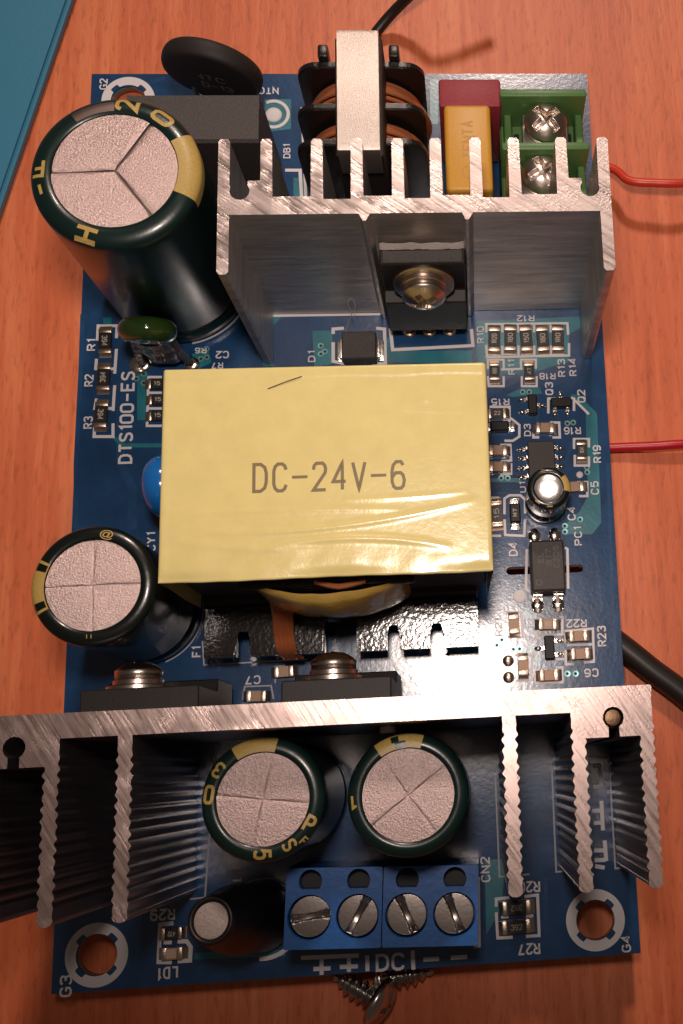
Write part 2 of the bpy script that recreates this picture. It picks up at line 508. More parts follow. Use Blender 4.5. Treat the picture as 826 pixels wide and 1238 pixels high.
GL = {
 '0': [[(1, 0), (3, 0), (3.7, .5), (4, 1.3), (4, 4.7), (3.7, 5.5), (3, 6), (1, 6), (.3, 5.5), (0, 4.7), (0, 1.3), (.3, .5), 'c']],
 '1': [[(.4, 4.9), (1.7, 6), (1.7, 0)]],
 '2': [[(0, 4.6), (.3, 5.5), (1, 6), (3, 6), (3.7, 5.5), (4, 4.7), (3.8, 3.8), (0, 0), (4, 0)]],
 '3': [[(0, 5), (.5, 5.7), (1.2, 6), (2.9, 6), (3.7, 5.5), (3.9, 4.6), (3.6, 3.6), (2.7, 3.2), (1.6, 3.2)], [(2.7, 3.2), (3.6, 2.7), (4, 1.8), (3.8, .7), (3, 0), (1.1, 0), (.4, .4), (0, 1.1)]],
 '4': [[(3, 0), (3, 6), (0, 1.8), (4.1, 1.8)]],
 '5': [[(3.8, 6), (.6, 6), (.2, 3.3), (1.2, 3.8), (2.8, 3.8), (3.7, 3.2), (4, 2.1), (3.8, .8), (3, 0), (1, 0), (.1, .8)]],
 '6': [[(3.7, 5.2), (3, 6), (1.4, 6), (.4, 5.2), (0, 3.8), (0, 1.6), (.4, .5), (1.2, 0), (2.9, 0), (3.7, .6), (4, 1.8), (3.6, 3), (2.8, 3.5), (1.2, 3.5), (.1, 2.6)]],
 '7': [[(0, 6), (4, 6), (1.6, 0)]],
 '8': [[(1.1, 3.2), (.2, 3.9), (.2, 5.2), (1, 6), (3, 6), (3.8, 5.2), (3.8, 3.9), (2.9, 3.2), 'c'], [(1.1, 3.2), (0, 2.3), (0, .9), (.9, 0), (3.1, 0), (4, .9), (4, 2.3), (2.9, 3.2)]],
 '9': [[(.3, .8), (1, 0), (2.6, 0), (3.6, .8), (4, 2.2), (4, 4.4), (3.6, 5.5), (2.8, 6), (1.1, 6), (.3, 5.4), (0, 4.2), (.4, 3), (1.2, 2.5), (2.8, 2.5), (3.9, 3.4)]],
 'A': [[(0, 0), (2, 6), (4, 0)], [(.7, 2), (3.3, 2)]],
 'B': [[(0, 0), (0, 6), (2.7, 6), (3.6, 5.4), (3.6, 3.9), (2.7, 3.2), (0, 3.2)], [(2.7, 3.2), (4, 2.3), (4, .8), (3, 0), (0, 0)]],
 'C': [[(4, 1.3), (3.5, .4), (2.7, 0), (1.3, 0), (.4, .6), (0, 1.6), (0, 4.4), (.4, 5.4), (1.3, 6), (2.7, 6), (3.5, 5.6), (4, 4.7)]],
 'D': [[(0, 0), (0, 6), (2.2, 6), (3.5, 5.3), (4, 4), (4, 2), (3.5, .7), (2.2, 0), 'c']],
 'E': [[(4, 6), (0, 6), (0, 0), (4, 0)], [(0, 3.1), (3.2, 3.1)]],
 'F': [[(4, 6), (0, 6), (0, 0)], [(0, 3.1), (3.2, 3.1)]],
 'G': [[(4, 4.7), (3.5, 5.6), (2.7, 6), (1.3, 6), (.4, 5.4), (0, 4.4), (0, 1.6), (.4, .6), (1.3, 0), (2.8, 0), (4, .8), (4, 2.7), (2.3, 2.7)]],
 'H': [[(0, 0), (0, 6)], [(4, 0), (4, 6)], [(0, 3.1), (4, 3.1)]],
 'L': [[(0, 6), (0, 0), (3.6, 0)]],
 'M': [[(0, 0), (0, 6), (2, 2.4), (4, 6), (4, 0)]],
 'N': [[(0, 0), (0, 6), (4, 0), (4, 6)]],
 'P': [[(0, 0), (0, 6), (2.8, 6), (3.8, 5.3), (4, 4.4), (3.8, 3.4), (2.8, 2.8), (0, 2.8)]],
 'Q': [[(1.2, 0), (2.8, 0), (3.7, .6), (4, 1.6), (4, 4.4), (3.7, 5.4), (2.8, 6), (1.2, 6), (.3, 5.4), (0, 4.4), (0, 1.6), (.3, .6), 'c'], [(2.4, 1.6), (4.1, -.3)]],
 'R': [[(0, 0), (0, 6), (2.8, 6), (3.8, 5.4), (4, 4.5), (3.8, 3.6), (2.8, 3), (0, 3)], [(2.1, 3), (4, 0)]],
 'S': [[(4, 5), (3.3, 5.8), (2.5, 6), (1.3, 6), (.4, 5.5), (.1, 4.6), (.5, 3.7), (3.5, 2.5), (3.9, 1.5), (3.6, .5), (2.7, 0), (1.3, 0), (.5, .3), (0, 1)]],
 'T': [[(0, 6), (4, 6)], [(2, 6), (2, 0)]],
 'U': [[(0, 6), (0, 1.4), (.6, .4), (1.4, 0), (2.6, 0), (3.4, .4), (4, 1.4), (4, 6)]],
 'V': [[(0, 6), (2, 0), (4, 6)]],
 'Y': [[(0, 6), (2, 3), (4, 6)], [(2, 3), (2, 0)]],
 'Z': [[(0, 6), (4, 6), (0, 0), (4, 0)]],
 'I': [[(.5, 0), (.5, 6)]],
 '-': [[(0, 3), (4, 3)]],
}
def text_bm(s, w, h, fn, weight=0.17):
    """stroke lettering, w x h mm, mapped to the surface by fn"""
    if not all(c in GL for c in s) or s == '-':
        vs, fs = text_mesh(s)
        bm = NB()
        V = [bm.verts.new(fn(x * w, y * h)) for x, y in vs]
        for f in fs:
            try:
                bm.faces.new([V[i] for i in f])
            except ValueError:
                pass
        bmesh.ops.recalc_face_normals(bm, faces=bm.faces)
        bm.normal_update()
        return bm
    sw = h * weight
    adv = [(2.0 if c == '1' else 1.0 if c == 'I' else 4.0) for c in s]
    gap = 1.9
    tot = sum(adv) + gap * (len(s) - 1)
    kx, ky = (w - sw) / tot, (h - sw) / 6.0
    bm = NB()
    x = 0.0
    n = 0
    for c, a in zip(s, adv):
        for st in GL[c]:
            closed = st[-1] == 'c'
            pts = [((x + p[0] - tot / 2) * kx, (p[1] - 3) * ky) for p in st if p != 'c']
            dense = []
            ring_ = pts + ([pts[0]] if closed else [])
            for p0, p1 in zip(ring_, ring_[1:]):
                k_ = max(1, int(math.dist(p0, p1) / .28)) if h > 1.5 else 1
                dense += [(p0[0] + (p1[0] - p0[0]) * q_ / k_, p0[1] + (p1[1] - p0[1]) * q_ / k_) for q_ in range(k_)]
            if not closed: dense.append(pts[-1])
            t = NB(); strip(t, dense, sw, 0, closed)
            for f in t.faces:
                V = []
                for v in f.verts:
                    u0 = Vector(fn(v.co.x, v.co.y)); ua = Vector(fn(v.co.x + .01, v.co.y)); ub = Vector(fn(v.co.x, v.co.y + .01))
                    nn = (ua - u0).cross(ub - u0).normalized()
                    V.append(bm.verts.new(u0 + nn * (0.003 * n)))
                bm.faces.new(V)
            t.free()
            n = (n + 1) % 5
        x += a + gap
    bmesh.ops.remove_doubles(bm, verts=bm.verts, dist=1e-5)
    bm.normal_update()
    return bm

def text(s, x, y, z, w, h, rot, mat, parent, name='printed_text'):
    """flat lettering; rot = reading direction in degrees"""
    c, sn = math.cos(math.radians(rot)), math.sin(math.radians(rot))
    bm = text_bm(s, w, h, lambda a, b: (x + c * a - sn * b, y + sn * a + c * b, z))
    for f in bm.faces:
        if f.normal.z < 0:
            f.normal_flip()
    return mk(name, bm, mat, parent)

def rotz(x, y, z, deg):
    return Matrix.Translation(Vector((x, y, z))) @ Matrix.Rotation(math.radians(deg), 4, 'Z')

# ------------------------------------------------------------------ the table
TABLE_Z = -6.0
bm = NB()
box(bm, -320, 340, -260, 380, TABLE_Z - 20, TABLE_Z)
tag(mk('table_top', bm, 'wood'), 'reddish brown wood veneer table top', None, None, 'structure')

# ------------------------------------------------------------------ the board
W2, LEN, TH = 30.0, 103.85, 1.6
root = tag(empty('power_supply_board', (0, 52, -TH)),
           'blue circuit board with yellow transformer, green capacitors and two aluminium heatsinks', 'circuit board')
HOLES = [(-25.7, 3.45, 2.02), (25.4, 3.6, 2.02), (-25.6, 100.3, 2.02)]

def board_mesh():
    cu = bpy.data.curves.new('outline', 'CURVE')
    cu.dimensions = '2D'
    cu.fill_mode = 'BOTH'
    cu.extrude = TH / 2
    def loop(pts):
        s = cu.splines.new('POLY')
        s.points.add(len(pts) - 1)
        for p, q in zip(s.points, pts):
            p.co = (q[0], q[1], 0, 1)
        s.use_cyclic_u = True
    loop([(-W2, 0), (W2, 0), (W2, LEN), (-W2, LEN)])
    for x, y, r in HOLES:
        loop([(x + r * math.cos(k * math.pi / 24), y + r * math.sin(k * math.pi / 24)) for k in range(48)])
    a, b, yy, hw = 17.9, 25.7, 41.3, 0.45
    loop([(a + hw * math.cos(t), yy + hw * math.sin(t)) for t in [math.pi / 2 + k * math.pi / 8 for k in range(9)]] +
         [(b + hw * math.cos(t), yy + hw * math.sin(t)) for t in [-math.pi / 2 + k * math.pi / 8 for k in range(9)]])
    ob = bpy.data.objects.new('outline', cu)
    COL.objects.link(ob)
    bpy.context.view_layer.update()
    me = bpy.data.meshes.new_from_object(ob.evaluated_get(bpy.context.evaluated_depsgraph_get()))
    bpy.data.objects.remove(ob)
    bm = NB()
    bm.from_mesh(me)
    for v in bm.verts:
        v.co.z -= TH / 2
    bmesh.ops.remove_doubles(bm, verts=bm.verts, dist=1e-4)
    return bm

pcb = mk('circuit_board', board_mesh(), 'mask', root)

# masked copper (teal) under the solder mask
def trace(z, *pts):
    bm = NB()
    V = [bm.verts.new((p[0], p[1], z)) for p in pts]
    f = bm.faces.new(V)
    bm.normal_update()
    if f.normal.z < 0:
        f.normal_flip()
    return mk('copper_trace', bm, 'trace', pcb)

trace(0.020, (15.20, 71.24), (27.26, 71.51), (27.48, 70.15), (25.96, 69.35), (25.79, 65.95), (21.05, 64.53), (17.58, 64.62), (15.02, 65.90))
trace(0.021, (27.43, 60.10), (28.75, 59.46), (28.49, 46.45), (27.37, 45.15), (24.35, 45.26), (24.41, 46.41), (26.10, 47.89), (27.14, 49.60))
trace(0.020, (25.77, 61.87), (26.74, 61.84), (28.75, 59.46), (27.42, 59.90))
trace(0.020, (-1.62, 70.37), (-1.65, 66.31), (-3.72, 65.95), (-3.89, 70.42))
trace(0.020, (4.17, 69.42), (4.79, 66.35), (14.35, 65.92), (14.59, 67.55), (5.20, 67.76), (4.84, 69.41))
trace(0.020, (-9.56, 72.78), (-7.02, 72.73), (-8.42, 71.02), (-8.40, 66.17), (-9.52, 66.20))
trace(0.020, (-23.54, 65.65), (-22.26, 65.62), (-22.29, 60.12), (-23.38, 60.15))
trace(0.020, (-26.21, 58.30), (-25.67, 58.28), (-24.74, 57.48), (-20.22, 57.34), (-20.21, 56.86), (-24.99, 57.01))
trace(0.020, (-27.53, 72.54), (-26.61, 72.52), (-26.57, 71.51), (-27.49, 71.53))
trace(0.020, (-16.00, 3.02), (-6.84, 2.74), (-6.84, 2.10), (-15.98, 2.38))
trace(0.020, (15.78, 52.13), (19.56, 52.00), (19.54, 51.52), (15.76, 51.64))
trace(0.020, (20.21, 62.93), (22.14, 62.88), (22.49, 62.06), (19.00, 61.74), (18.24, 61.97))
trace(0.020, (19.30, 37.06), (20.75, 36.35), (20.54, 35.80), (19.25, 35.86))
trace(0.020, (16.91, 32.74), (20.40, 32.86), (20.37, 32.04), (16.89, 32.11))
trace(0.020, (20.07, 31.50), (20.98, 31.46), (20.48, 30.48), (19.76, 30.79))
trace(0.020, (13.94, 10.35), (16.22, 10.38), (15.50, 5.24), (13.85, 2.87))
trace(0.020, (-9.55, 100.39), (-6.39, 100.38), (-6.39, 96.38), (-9.52, 95.95))
trace(0.020, (-6.09, 89.91), (-4.43, 89.89), (-4.44, 86.76), (-6.08, 86.78))
trace(0.020, (-17.53, 67.89), (-15.68, 68.25), (-15.29, 66.84), (-16.75, 66.08))
trace(0.020, (10.47, 103.07), (11.48, 103.07), (11.32, 96.95), (10.32, 96.96))
trace(0.020, (23.90, 47.58), (24.50, 48.14), (24.67, 47.75), (23.96, 47.00))

M['track'] = mask_material('navy_masked_track', (0.014, 0.066, 0.170), 0.2)
def track(w, *pts):
    bm = NB(); strip(bm, pts, w, 0.014)
    return mk('copper_track', bm, 'track', pcb)
track(0.5, (-29.84, 72.99), (-29.78, 66.99), (-29.85, 55.34), (-29.54, 47.81))
track(1.0, (-25.14, 69.87), (-25.41, 66.89), (-25.02, 55.19), (-23.68, 52.29), (-23.54, 47.59))
track(0.35, (19.99, 40.30), (17.01, 39.86), (16.72, 37.17))
track(0.35, (24.89, 44.85), (27.62, 42.84), (27.99, 36.23))
track(0.35, (29.66, 53.45), (29.37, 43.73), (29.15, 30.63))
track(0.4, (20.35, 8.28), (20.04, 1.65), (14.82, 1.17))
track(0.4, (-21.48, 7.55), (-21.70, 1.17))
track(0.4, (-15.56, 1.55), (-8.09, 1.46))
track(0.4, (5.11, 31.74), (10.53, 32.40), (15.94, 31.24))
track(0.4, (4.19, 30.43), (8.67, 30.22), (12.40, 34.13))
track(0.4, (23.92, 8.91), (26.92, 7.04), (29.17, 1.89))
track(0.5, (-28.11, 102.11), (-23.28, 102.66), (-21.36, 103.32))
track(0.35, (21.64, 56.17), (21.94, 62.68), (23.75, 64.16))
track(0.35, (25.63, 59.05), (25.45, 55.56), (24.77, 53.60))

# white rings round the mounting holes, with four relief notches
for hx, hy, hr in HOLES:
    bm = NB()
    n = 96
    o_, i_ = [], []
    for k in range(n):
        a = 2 * math.pi * k / n
        d = abs(((math.degrees(a) % 90) - 45))
        ri = 2.5 if d < 13 else 2.04
        o_.append(bm.verts.new((hx + 3.12 * math.cos(a), hy + 3.12 * math.sin(a), 0.04)))
        i_.append(bm.verts.new((hx + ri * math.cos(a), hy + ri * math.sin(a), 0.04)))
    for k in range(n):
        l = (k + 1) % n
        bm.faces.new((i_[k], o_[k], o_[l], i_[l]))
    mk('printed_ring', bm, 'silk', pcb)

ZS = 0.05    # silkscreen lines
ZT = 0.075   # silkscreen lettering

def outline(lines, w=0.20, mat='silk', closed=False):
    w *= 1.3 if mat == 'silk' and w < .35 else 1.0
    for q, pts in enumerate(lines):
        bm = NB()
        strip(bm, pts, w, ZS + 0.002 * q, closed)
        mk('printed_line', bm, mat, pcb)

def label(s, x, y, w, h, rot, mat='silk'):
    return text(s, x, y, ZT, w, h, rot, mat, pcb)

label('DTS100-ES', -24.52, 60.52, 10.9, 1.55, 90)
label('R1', -28.69, 69.25, 1.45, 1.0, 90)
label('R2', -28.80, 64.99, 1.45, 1.0, 90)
label('R3', -28.70, 60.01, 1.45, 1.0, 90)
label('R12', 20.91, 71.43, 2.1, 0.78, 180)
label('R10', 15.53, 69.48, 2.1, 0.85, 90)
label('R11', 19.01, 65.40, 1.9, 0.8, 90)
label('R13', 24.87, 65.15, 2.2, 0.9, 90)
label('R14', 26.20, 65.22, 2.2, 0.9, 90)
label('R18', 23.17, 64.17, 1.9, 0.8, 180)
label('Q3', 23.29, 62.64, 1.6, 0.95, 90)
label('Q2', 27.02, 61.63, 1.6, 0.95, 90)
label('R15', 17.54, 61.18, 2.1, 0.85, 180)
label('D3', 20.53, 57.69, 1.5, 0.8, 90)
label('R16', 25.74, 57.47, 2.0, 0.9, 180)
label('R19', 28.47, 54.57, 2.1, 0.95, 90)
label('C5', 27.96, 50.55, 1.6, 0.95, 90)
label('C4', 25.13, 47.64, 1.6, 0.95, 90)
label('PC1', 25.75, 45.01, 2.2, 0.9, 90)
label('U1', 19.70, 50.93, 1.3, 0.75, 90)
label('D4', 18.32, 43.77, 1.6, 1.0, 90)
label('R21', 16.36, 35.06, 2.0, 0.85, 90)
label('R22', 25.04, 35.09, 2.3, 0.95, 180)
label('R23', 27.80, 33.54, 2.3, 1.0, 90)
label('C6', 26.40, 29.53, 1.6, 0.95, 180)
label('C7', -10.33, 30.49, 1.6, 0.95, 180)
label('C2', -14.10, 67.71, 1.5, 0.9, 180)
label('R7', -14.63, 66.42, 1.3, 0.8, 180)
label('R6', -16.52, 68.27, 1.3, 0.7, 180)
label('D1', -4.00, 67.27, 1.4, 0.85, 90)
label('R29', -19.23, 6.95, 2.5, 1.15, 180)
label('LD1', -18.56, 1.27, 2.0, 1.2, 180)
label('R26', 18.55, 7.38, 2.3, 1.15, 180)
label('R27', 18.28, 1.19, 2.3, 1.15, 180)
label('CN2', 13.99, 9.42, 2.6, 1.0, 90)
label('L1', -11.77, 10.38, 1.2, 1.0, 90)
label('G2', -28.55, 102.44, 1.5, 0.95, 90)
label('G3', -28.59, 0.68, 2.1, 1.2, 90)
label('G4', 28.50, 1.03, 1.7, 1.0, 90)
label('DB1', -6.87, 93.40, 1.9, 0.85, 90)
label('NTC', -9.07, 101.51, 2.4, 0.95, 180)
label('CY1', -21.45, 46.12, 2.2, 1.0, 90)
label('F1', -16.33, 33.80, 1.2, 1.0, 90)
label('DC', 3.86, 0.83, 3.0, 1.75, 0)

# resistor frames and other footprint lines
outline([[(-28.07, 69.74), (-28.04, 71.54), (-25.93, 71.50), (-25.97, 69.99)],
         [(-28.08, 67.55), (-28.12, 66.36), (-25.94, 66.30)], [(-25.92, 68.69), (-26.01, 65.71)],
         [(-27.90, 62.81), (-28.04, 61.64), (-25.96, 61.59)], [(-25.96, 64.33), (-26.04, 61.30)],
         [(-27.97, 59.80), (-28.00, 58.35), (-25.94, 58.29), (-25.99, 59.84)]], 0.26)
outline([[(16.22, 69.77), (16.25, 70.80), (25.84, 70.70), (25.86, 69.25)],
         [(16.16, 68.23), (16.20, 66.69), (25.83, 66.67), (25.91, 68.21)],
         [(18.11, 69.73), (18.15, 70.66)], [(20.01, 69.69), (20.05, 70.62)], [(21.86, 69.65), (21.90, 70.58)], [(23.82, 69.60), (23.86, 70.54)],
         [(18.05, 68.08), (18.00, 66.85)], [(19.94, 68.04), (19.89, 66.81)], [(21.79, 68.00), (21.73, 66.76)], [(23.74, 67.95), (23.68, 66.72)]], 0.22)
outline([[(16.25, 65.26), (16.29, 66.38), (18.12, 66.34), (18.08, 65.21)], [(16.22, 64.35), (16.27, 63.13), (18.00, 63.08), (18.05, 64.30)],
         [(20.11, 65.16), (20.16, 66.29), (21.90, 66.25), (21.85, 65.12)], [(20.17, 64.25), (20.12, 63.03), (21.85, 62.98), (21.91, 64.20)],
         [(17.79, 65.12), (20.30, 65.16)]], 0.2)
outline([[(16.27, 60.61), (18.57, 60.55), (18.50, 58.85), (17.74, 58.87)], [(16.43, 59.51), (18.71, 59.14), (19.63, 58.32), (19.57, 56.93), (18.79, 56.45), (17.84, 56.48)],
         [(23.05, 59.62), (23.14, 61.43), (24.01, 61.41)], [(25.75, 61.46), (26.14, 61.35), (26.06, 59.84)], [(26.22, 61.15), (27.78, 59.39)],
         [(23.19, 58.52), (24.25, 58.48), (24.26, 56.69), (23.39, 56.71)], [(21.22, 57.38), (21.19, 56.78), (21.86, 56.76)],
         [(25.82, 55.25), (25.88, 56.44), (27.61, 56.39), (27.56, 55.39)], [(25.88, 54.55), (25.81, 53.27), (27.44, 53.22), (27.50, 54.31)],
         [(17.34, 56.00), (18.48, 55.97), (18.50, 54.10), (17.36, 54.03)], [(17.21, 52.47), (18.44, 52.53), (18.49, 53.80)],
         [(25.99, 51.30), (27.14, 51.26), (27.05, 49.61), (26.09, 49.64)],
         [(17.50, 47.81), (17.57, 49.64), (18.15, 50.01), (19.38, 49.97), (19.92, 49.46), (19.85, 47.82)], [(17.48, 47.23), (17.50, 45.42), (19.65, 45.24), (19.82, 47.15)],
         [(15.70, 49.80), (17.01, 49.76)], [(15.73, 45.39), (17.03, 45.34)],
         [(19.86, 43.71), (19.57, 39.19), (20.02, 38.80)], [(24.18, 43.73), (24.45, 43.53), (24.31, 39.00)]], 0.22)
outline([[(17.42, 36.40), (17.34, 36.68), (19.00, 36.61), (18.98, 33.84), (17.33, 33.92)], [(20.54, 35.80), (20.45, 33.96), (23.40, 33.92), (23.50, 35.86), (23.13, 35.88)],
         [(23.73, 32.99), (23.79, 34.27), (26.86, 34.42), (26.75, 30.74), (25.64, 30.70)], [(23.68, 32.16), (23.61, 30.61), (24.52, 30.57)], [(23.90, 32.70), (26.67, 32.67)],
         [(18.07, 31.87), (19.90, 31.79), (19.78, 29.07), (18.04, 29.06)], [(20.27, 29.95), (20.22, 28.68), (23.14, 28.64), (23.22, 30.27), (22.49, 30.30)],
         [(20.44, 33.78), (21.18, 33.74)], [(22.53, 31.21), (23.45, 31.17)]], 0.2)
outline([[(-22.25, 65.22), (-20.78, 65.18)], [(-22.25, 65.32), (-22.27, 59.44), (-20.64, 59.39)], [(-22.20, 63.34), (-20.74, 63.31)], [(-22.15, 61.48), (-20.69, 61.44)]], 0.22)
outline([[(-1.53, 69.96), (-1.52, 70.57), (-0.29, 70.64)], [(-1.54, 68.94), (-1.55, 66.61), (-0.14, 66.27)], [(3.43, 70.56), (4.38, 70.44), (4.41, 66.16), (2.89, 66.20)],
         [(5.05, 70.53), (5.29, 67.86), (14.61, 68.16), (14.49, 70.22)]], 0.3)
outline([[(-8.90, 72.36), (3.93, 72.30)]], 0.22)
outline([[(14.99, 5.60), (15.02, 6.35), (16.41, 6.43)], [(17.99, 6.42), (19.39, 6.50), (19.38, 2.44), (17.99, 2.44)], [(14.97, 5.03), (15.04, 2.47), (16.60, 2.45)],
         [(15.47, 4.54), (16.25, 4.53)], [(18.08, 4.46), (18.86, 4.45)]], 0.24)
outline([[(-18.13, 6.05), (-19.45, 5.97), (-19.53, 2.37), (-18.21, 2.28)], [(-17.63, 2.32), (-16.40, 2.32), (-16.34, 3.60), (-16.76, 4.19), (-17.68, 4.25)],
         [(-19.08, 4.26), (-18.25, 4.20)]], 0.32)
outline([[(-15.74, 34.93), (-15.52, 32.33), (-4.52, 32.45)], [(-7.96, 30.02), (-7.97, 31.81), (-6.91, 31.85)], [(-11.36, 28.42), (-11.20, 29.82), (-8.40, 29.78), (-8.13, 28.35)],
         [(-14.14, 28.21), (-14.18, 30.50), (-15.66, 30.66)], [(-16.27, 30.42), (-16.23, 28.31)]], 0.16, 'silk_shaded')
outline([[(25.63, 20.47), (27.80, 20.36), (27.82, 8.68), (28.54, 8.72), (28.60, 9.65)],
         [(21.53, 19.81), (21.48, 8.72), (22.46, 8.74), (22.50, 9.59)],
         [(15.39, 18.83), (15.45, 8.58), (18.61, 8.64)],
         [(-14.08, 23.85), (-15.01, 8.37), (-16.52, 8.30)]], 0.17, 'silk_shaded')
# large printed characters beside the heatsink fin
outline([[(26.02, 19.48), (26.69, 19.45)], [(26.75, 19.75), (26.80, 17.16)], [(25.90, 17.30), (26.69, 17.26)],
         [(26.72, 15.77), (26.72, 12.67)], [(25.67, 14.79), (26.66, 14.74)], [(25.78, 13.49), (26.63, 13.49)],
         [(26.84, 11.63), (26.89, 9.50)], [(25.66, 10.67), (26.78, 10.61)], [(25.65, 9.65), (26.81, 9.63)], [(25.66, 9.06), (26.67, 8.83)]], 0.42)
# terminal legend: two plus marks, dividers, two minus marks
outline([[(-5.24, 1.83), (0.65, 1.69)], [(-3.15, 1.66), (-3.15, 0.05)], [(-3.99, 0.67), (-3.23, 0.66)], [(-3.07, 0.65), (-2.23, 0.63)],
         [(-0.36, 1.59), (-0.38, 0.15)], [(-1.30, 0.69), (-0.46, 0.67)], [(-0.29, 0.66), (0.55, 0.65)],
         [(1.50, 1.63), (1.52, 0.10)], [(6.17, 1.82), (6.22, -0.05)], [(7.26, 0.85), (8.88, 0.83)], [(10.08, 0.83), (11.80, 0.84)]], 0.42)
outline([[(13.18, 8.71), (13.04, 1.86), (12.52, 1.81)]], 0.3)
def arc(cx_, cy_, r, a0, a1, n=24):
    return [(cx_ + r * math.cos(math.radians(a0 + (a1 - a0) * k / n)), cy_ + r * math.sin(math.radians(a0 + (a1 - a0) * k / n))) for k in range(n + 1)]
outline([arc(-9.1, 5.95, 3.95, -95, -20)], 0.34)
outline([arc(-9.1, 5.95, 3.95, 20, 150)], 0.14, 'silk_shaded')
outline([arc(-18.9, 77.2, 8.15, -80, -25)], 0.22, 'silk_shaded')
outline([arc(-21.6, 38.4, 5.9, -70, 25)], 0.12, 'silk_shaded')
outline([arc(*(-8.46, 98.38,), 1.75, -200, 120)], 0.3)
outline([[(-7.06, 90.90), (-5.31, 90.88), (-5.11, 87.09), (-7.05, 87.11)]], 0.3)
outline([[(-5.11, 99.26), (-4.63, 87.19)]], 0.25)

# vias and test pads
bmv = NB()
lathe(bmv, [(0.16, 0.03), (0.34, 0.035)], seg=20, cap0=False, cap1=False)
bmh = NB()
lathe(bmh, [(0.0, 0.032), (0.17, 0.032)], seg=16, cap0=False, cap1=False)
for b_ in (bmv, bmh):
    bmesh.ops.recalc_face_normals(b_, faces=b_.faces)
    for f in b_.faces:
        if f.normal.z < 0: f.normal_flip()
M['via'] = simple('via_ring', (0.20, 0.42, 0.42), 0.3, 0.5)
via_me = shared('via', bmv, 'via'); hole_me = shared('via_hole', bmh, 'dark_hole')
for x, y in [(16.10, 33.05), (16.67, 33.62), (17.91, 32.52), (18.60, 32.53), (23.74, 29.56), (24.65, 29.52),
             (-23.61, 65.06), (-22.81, 65.63), (-22.78, 64.54), (20.18, 62.32), (20.95, 62.30), (25.21, 58.36), (25.89, 58.44),
             (24.30, 46.22), (24.27, 45.55), (26.09, 46.92), (27.19, 53.03), (27.20, 52.44), (17.29, 52.08), (18.04, 52.05),
             (-2.96, 68.56), (-2.49, 67.84), (-2.96, 67.55), (-16.52, 68.27), (-15.87, 68.46), (-15.85, 67.45), (-16.50, 67.27)]:
    v = inst('via', via_me, Matrix.Translation((x, y, 0.012)), pcb)
    inst('via_hole', hole_me, Matrix.Translation((x, y, 0.012)), pcb)

def solder_blob(x, y, r, h, parent, mat='solder', name='solder_joint'):
    bm = NB()
    prof = [(r * math.cos(t), h * math.sin(t)) for t in [k * math.pi / 12 for k in range(7)]]
    prof[-1] = (0, h)
    lathe(bm, prof, Matrix.Translation((x, y, 0.03)), 20, cap0=False)
    return mk(name, bm, mat, parent, True)
solder_blob(17.27, 31.27, 0.62, 0.45, pcb, 'tin'); solder_blob(17.24, 29.46, 0.62, 0.45, pcb, 'tin')
solder_blob(18.84, 38.38, 0.75, 0.12, pcb, 'silk', 'glue_dot')
solder_blob(23.36, 52.07, 0.45, 0.2, pcb); solder_blob(26.32, 52.17, 0.40, 0.1, pcb, 'silk', 'glue_dot')
solder_blob(-23.34, 66.74, 1.15, 0.35, pcb); solder_blob(-8.46, 98.27, 1.0, 0.25, pcb, 'silk', 'solder_pad')

# ------------------------------------------------------------------ chip parts
CH = {}
def chip_meshes(L, Wd, H, kind):
    key = (L, Wd, H, kind)
    if key in CH:
        return CH[key]
    t = L * (0.17 if kind == 'resistor' else 0.24)
    b = NB(); box(b, -L / 2 + t, L / 2 - t, -Wd / 2 + .02, Wd / 2 - .02, 0.06, H, 0.03, 1)
    body = shared('chip_body', b, 'chip_black' if kind == 'resistor' else 'chip_tan')
    e = NB()
    box(e, L / 2 - t, L / 2, -Wd / 2, Wd / 2, 0.05, H + 0.03, 0.06, 2)
    f = 0.42
    v = [e.verts.new(p) for p in ((L / 2 - .02, -Wd / 2 + .05, H * .72), (L / 2 - .02, Wd / 2 - .05, H * .72), (L / 2 + f * .35, Wd / 2 - .02, H * .28),
                                  (L / 2 + f * .35, -Wd / 2 + .02, H * .28), (L / 2 + f, Wd / 2, .045), (L / 2 + f, -Wd / 2, .045),
                                  (L / 2 - .02, -Wd / 2 + .05, .045), (L / 2 - .02, Wd / 2 - .05, .045))]
    for q in ((0, 3, 2, 1), (3, 5, 4, 2), (0, 6, 5, 3), (1, 2, 4, 7)):
        e.faces.new([v[i] for i in q])
    bmesh.ops.recalc_face_normals(e, faces=e.faces)
    end = shared('chip_terminal', e, 'tin', True)
    CH[key] = (body, end)
    return CH[key]

def chip(x, y, rot, size='0805', kind='resistor', code=None, crot=0, label_=None):
    L, Wd = {'0805': (2.05, 1.18), '1206': (2.95, 1.40)}[size]
    H = 0.55 if kind == 'resistor' else 0.8
    body, end = chip_meshes(L, Wd, H, kind)
    mw = rotz(x + rnd.uniform(-.06, .06), y + rnd.uniform(-.06, .06), 0.03, rot + rnd.uniform(-3.0, 3.0))
    o = inst(kind if kind == 'resistor' else 'ceramic_chip_capacitor', body, mw, root)
    inst('terminal', end, mw, o)
    inst('terminal', end, mw @ Matrix.Rotation(math.pi, 4, 'Z'), o)
    if code:
        wd, hd = (1.25, 0.62) if size == '1206' else (0.75, 0.48)
        a = math.radians(crot)
        tb = text_bm(code, wd, hd, lambda p, q: mw @ Vector((p * math.cos(a) - q * math.sin(a), p * math.sin(a) + q * math.cos(a), H + 0.015)))
        for f in tb.faces:
            if f.normal.z < 0: f.normal_flip()
        mk('printed_text', tb, 'mark_grey', o)
    if label_:
        o['label'] = label_
    return o

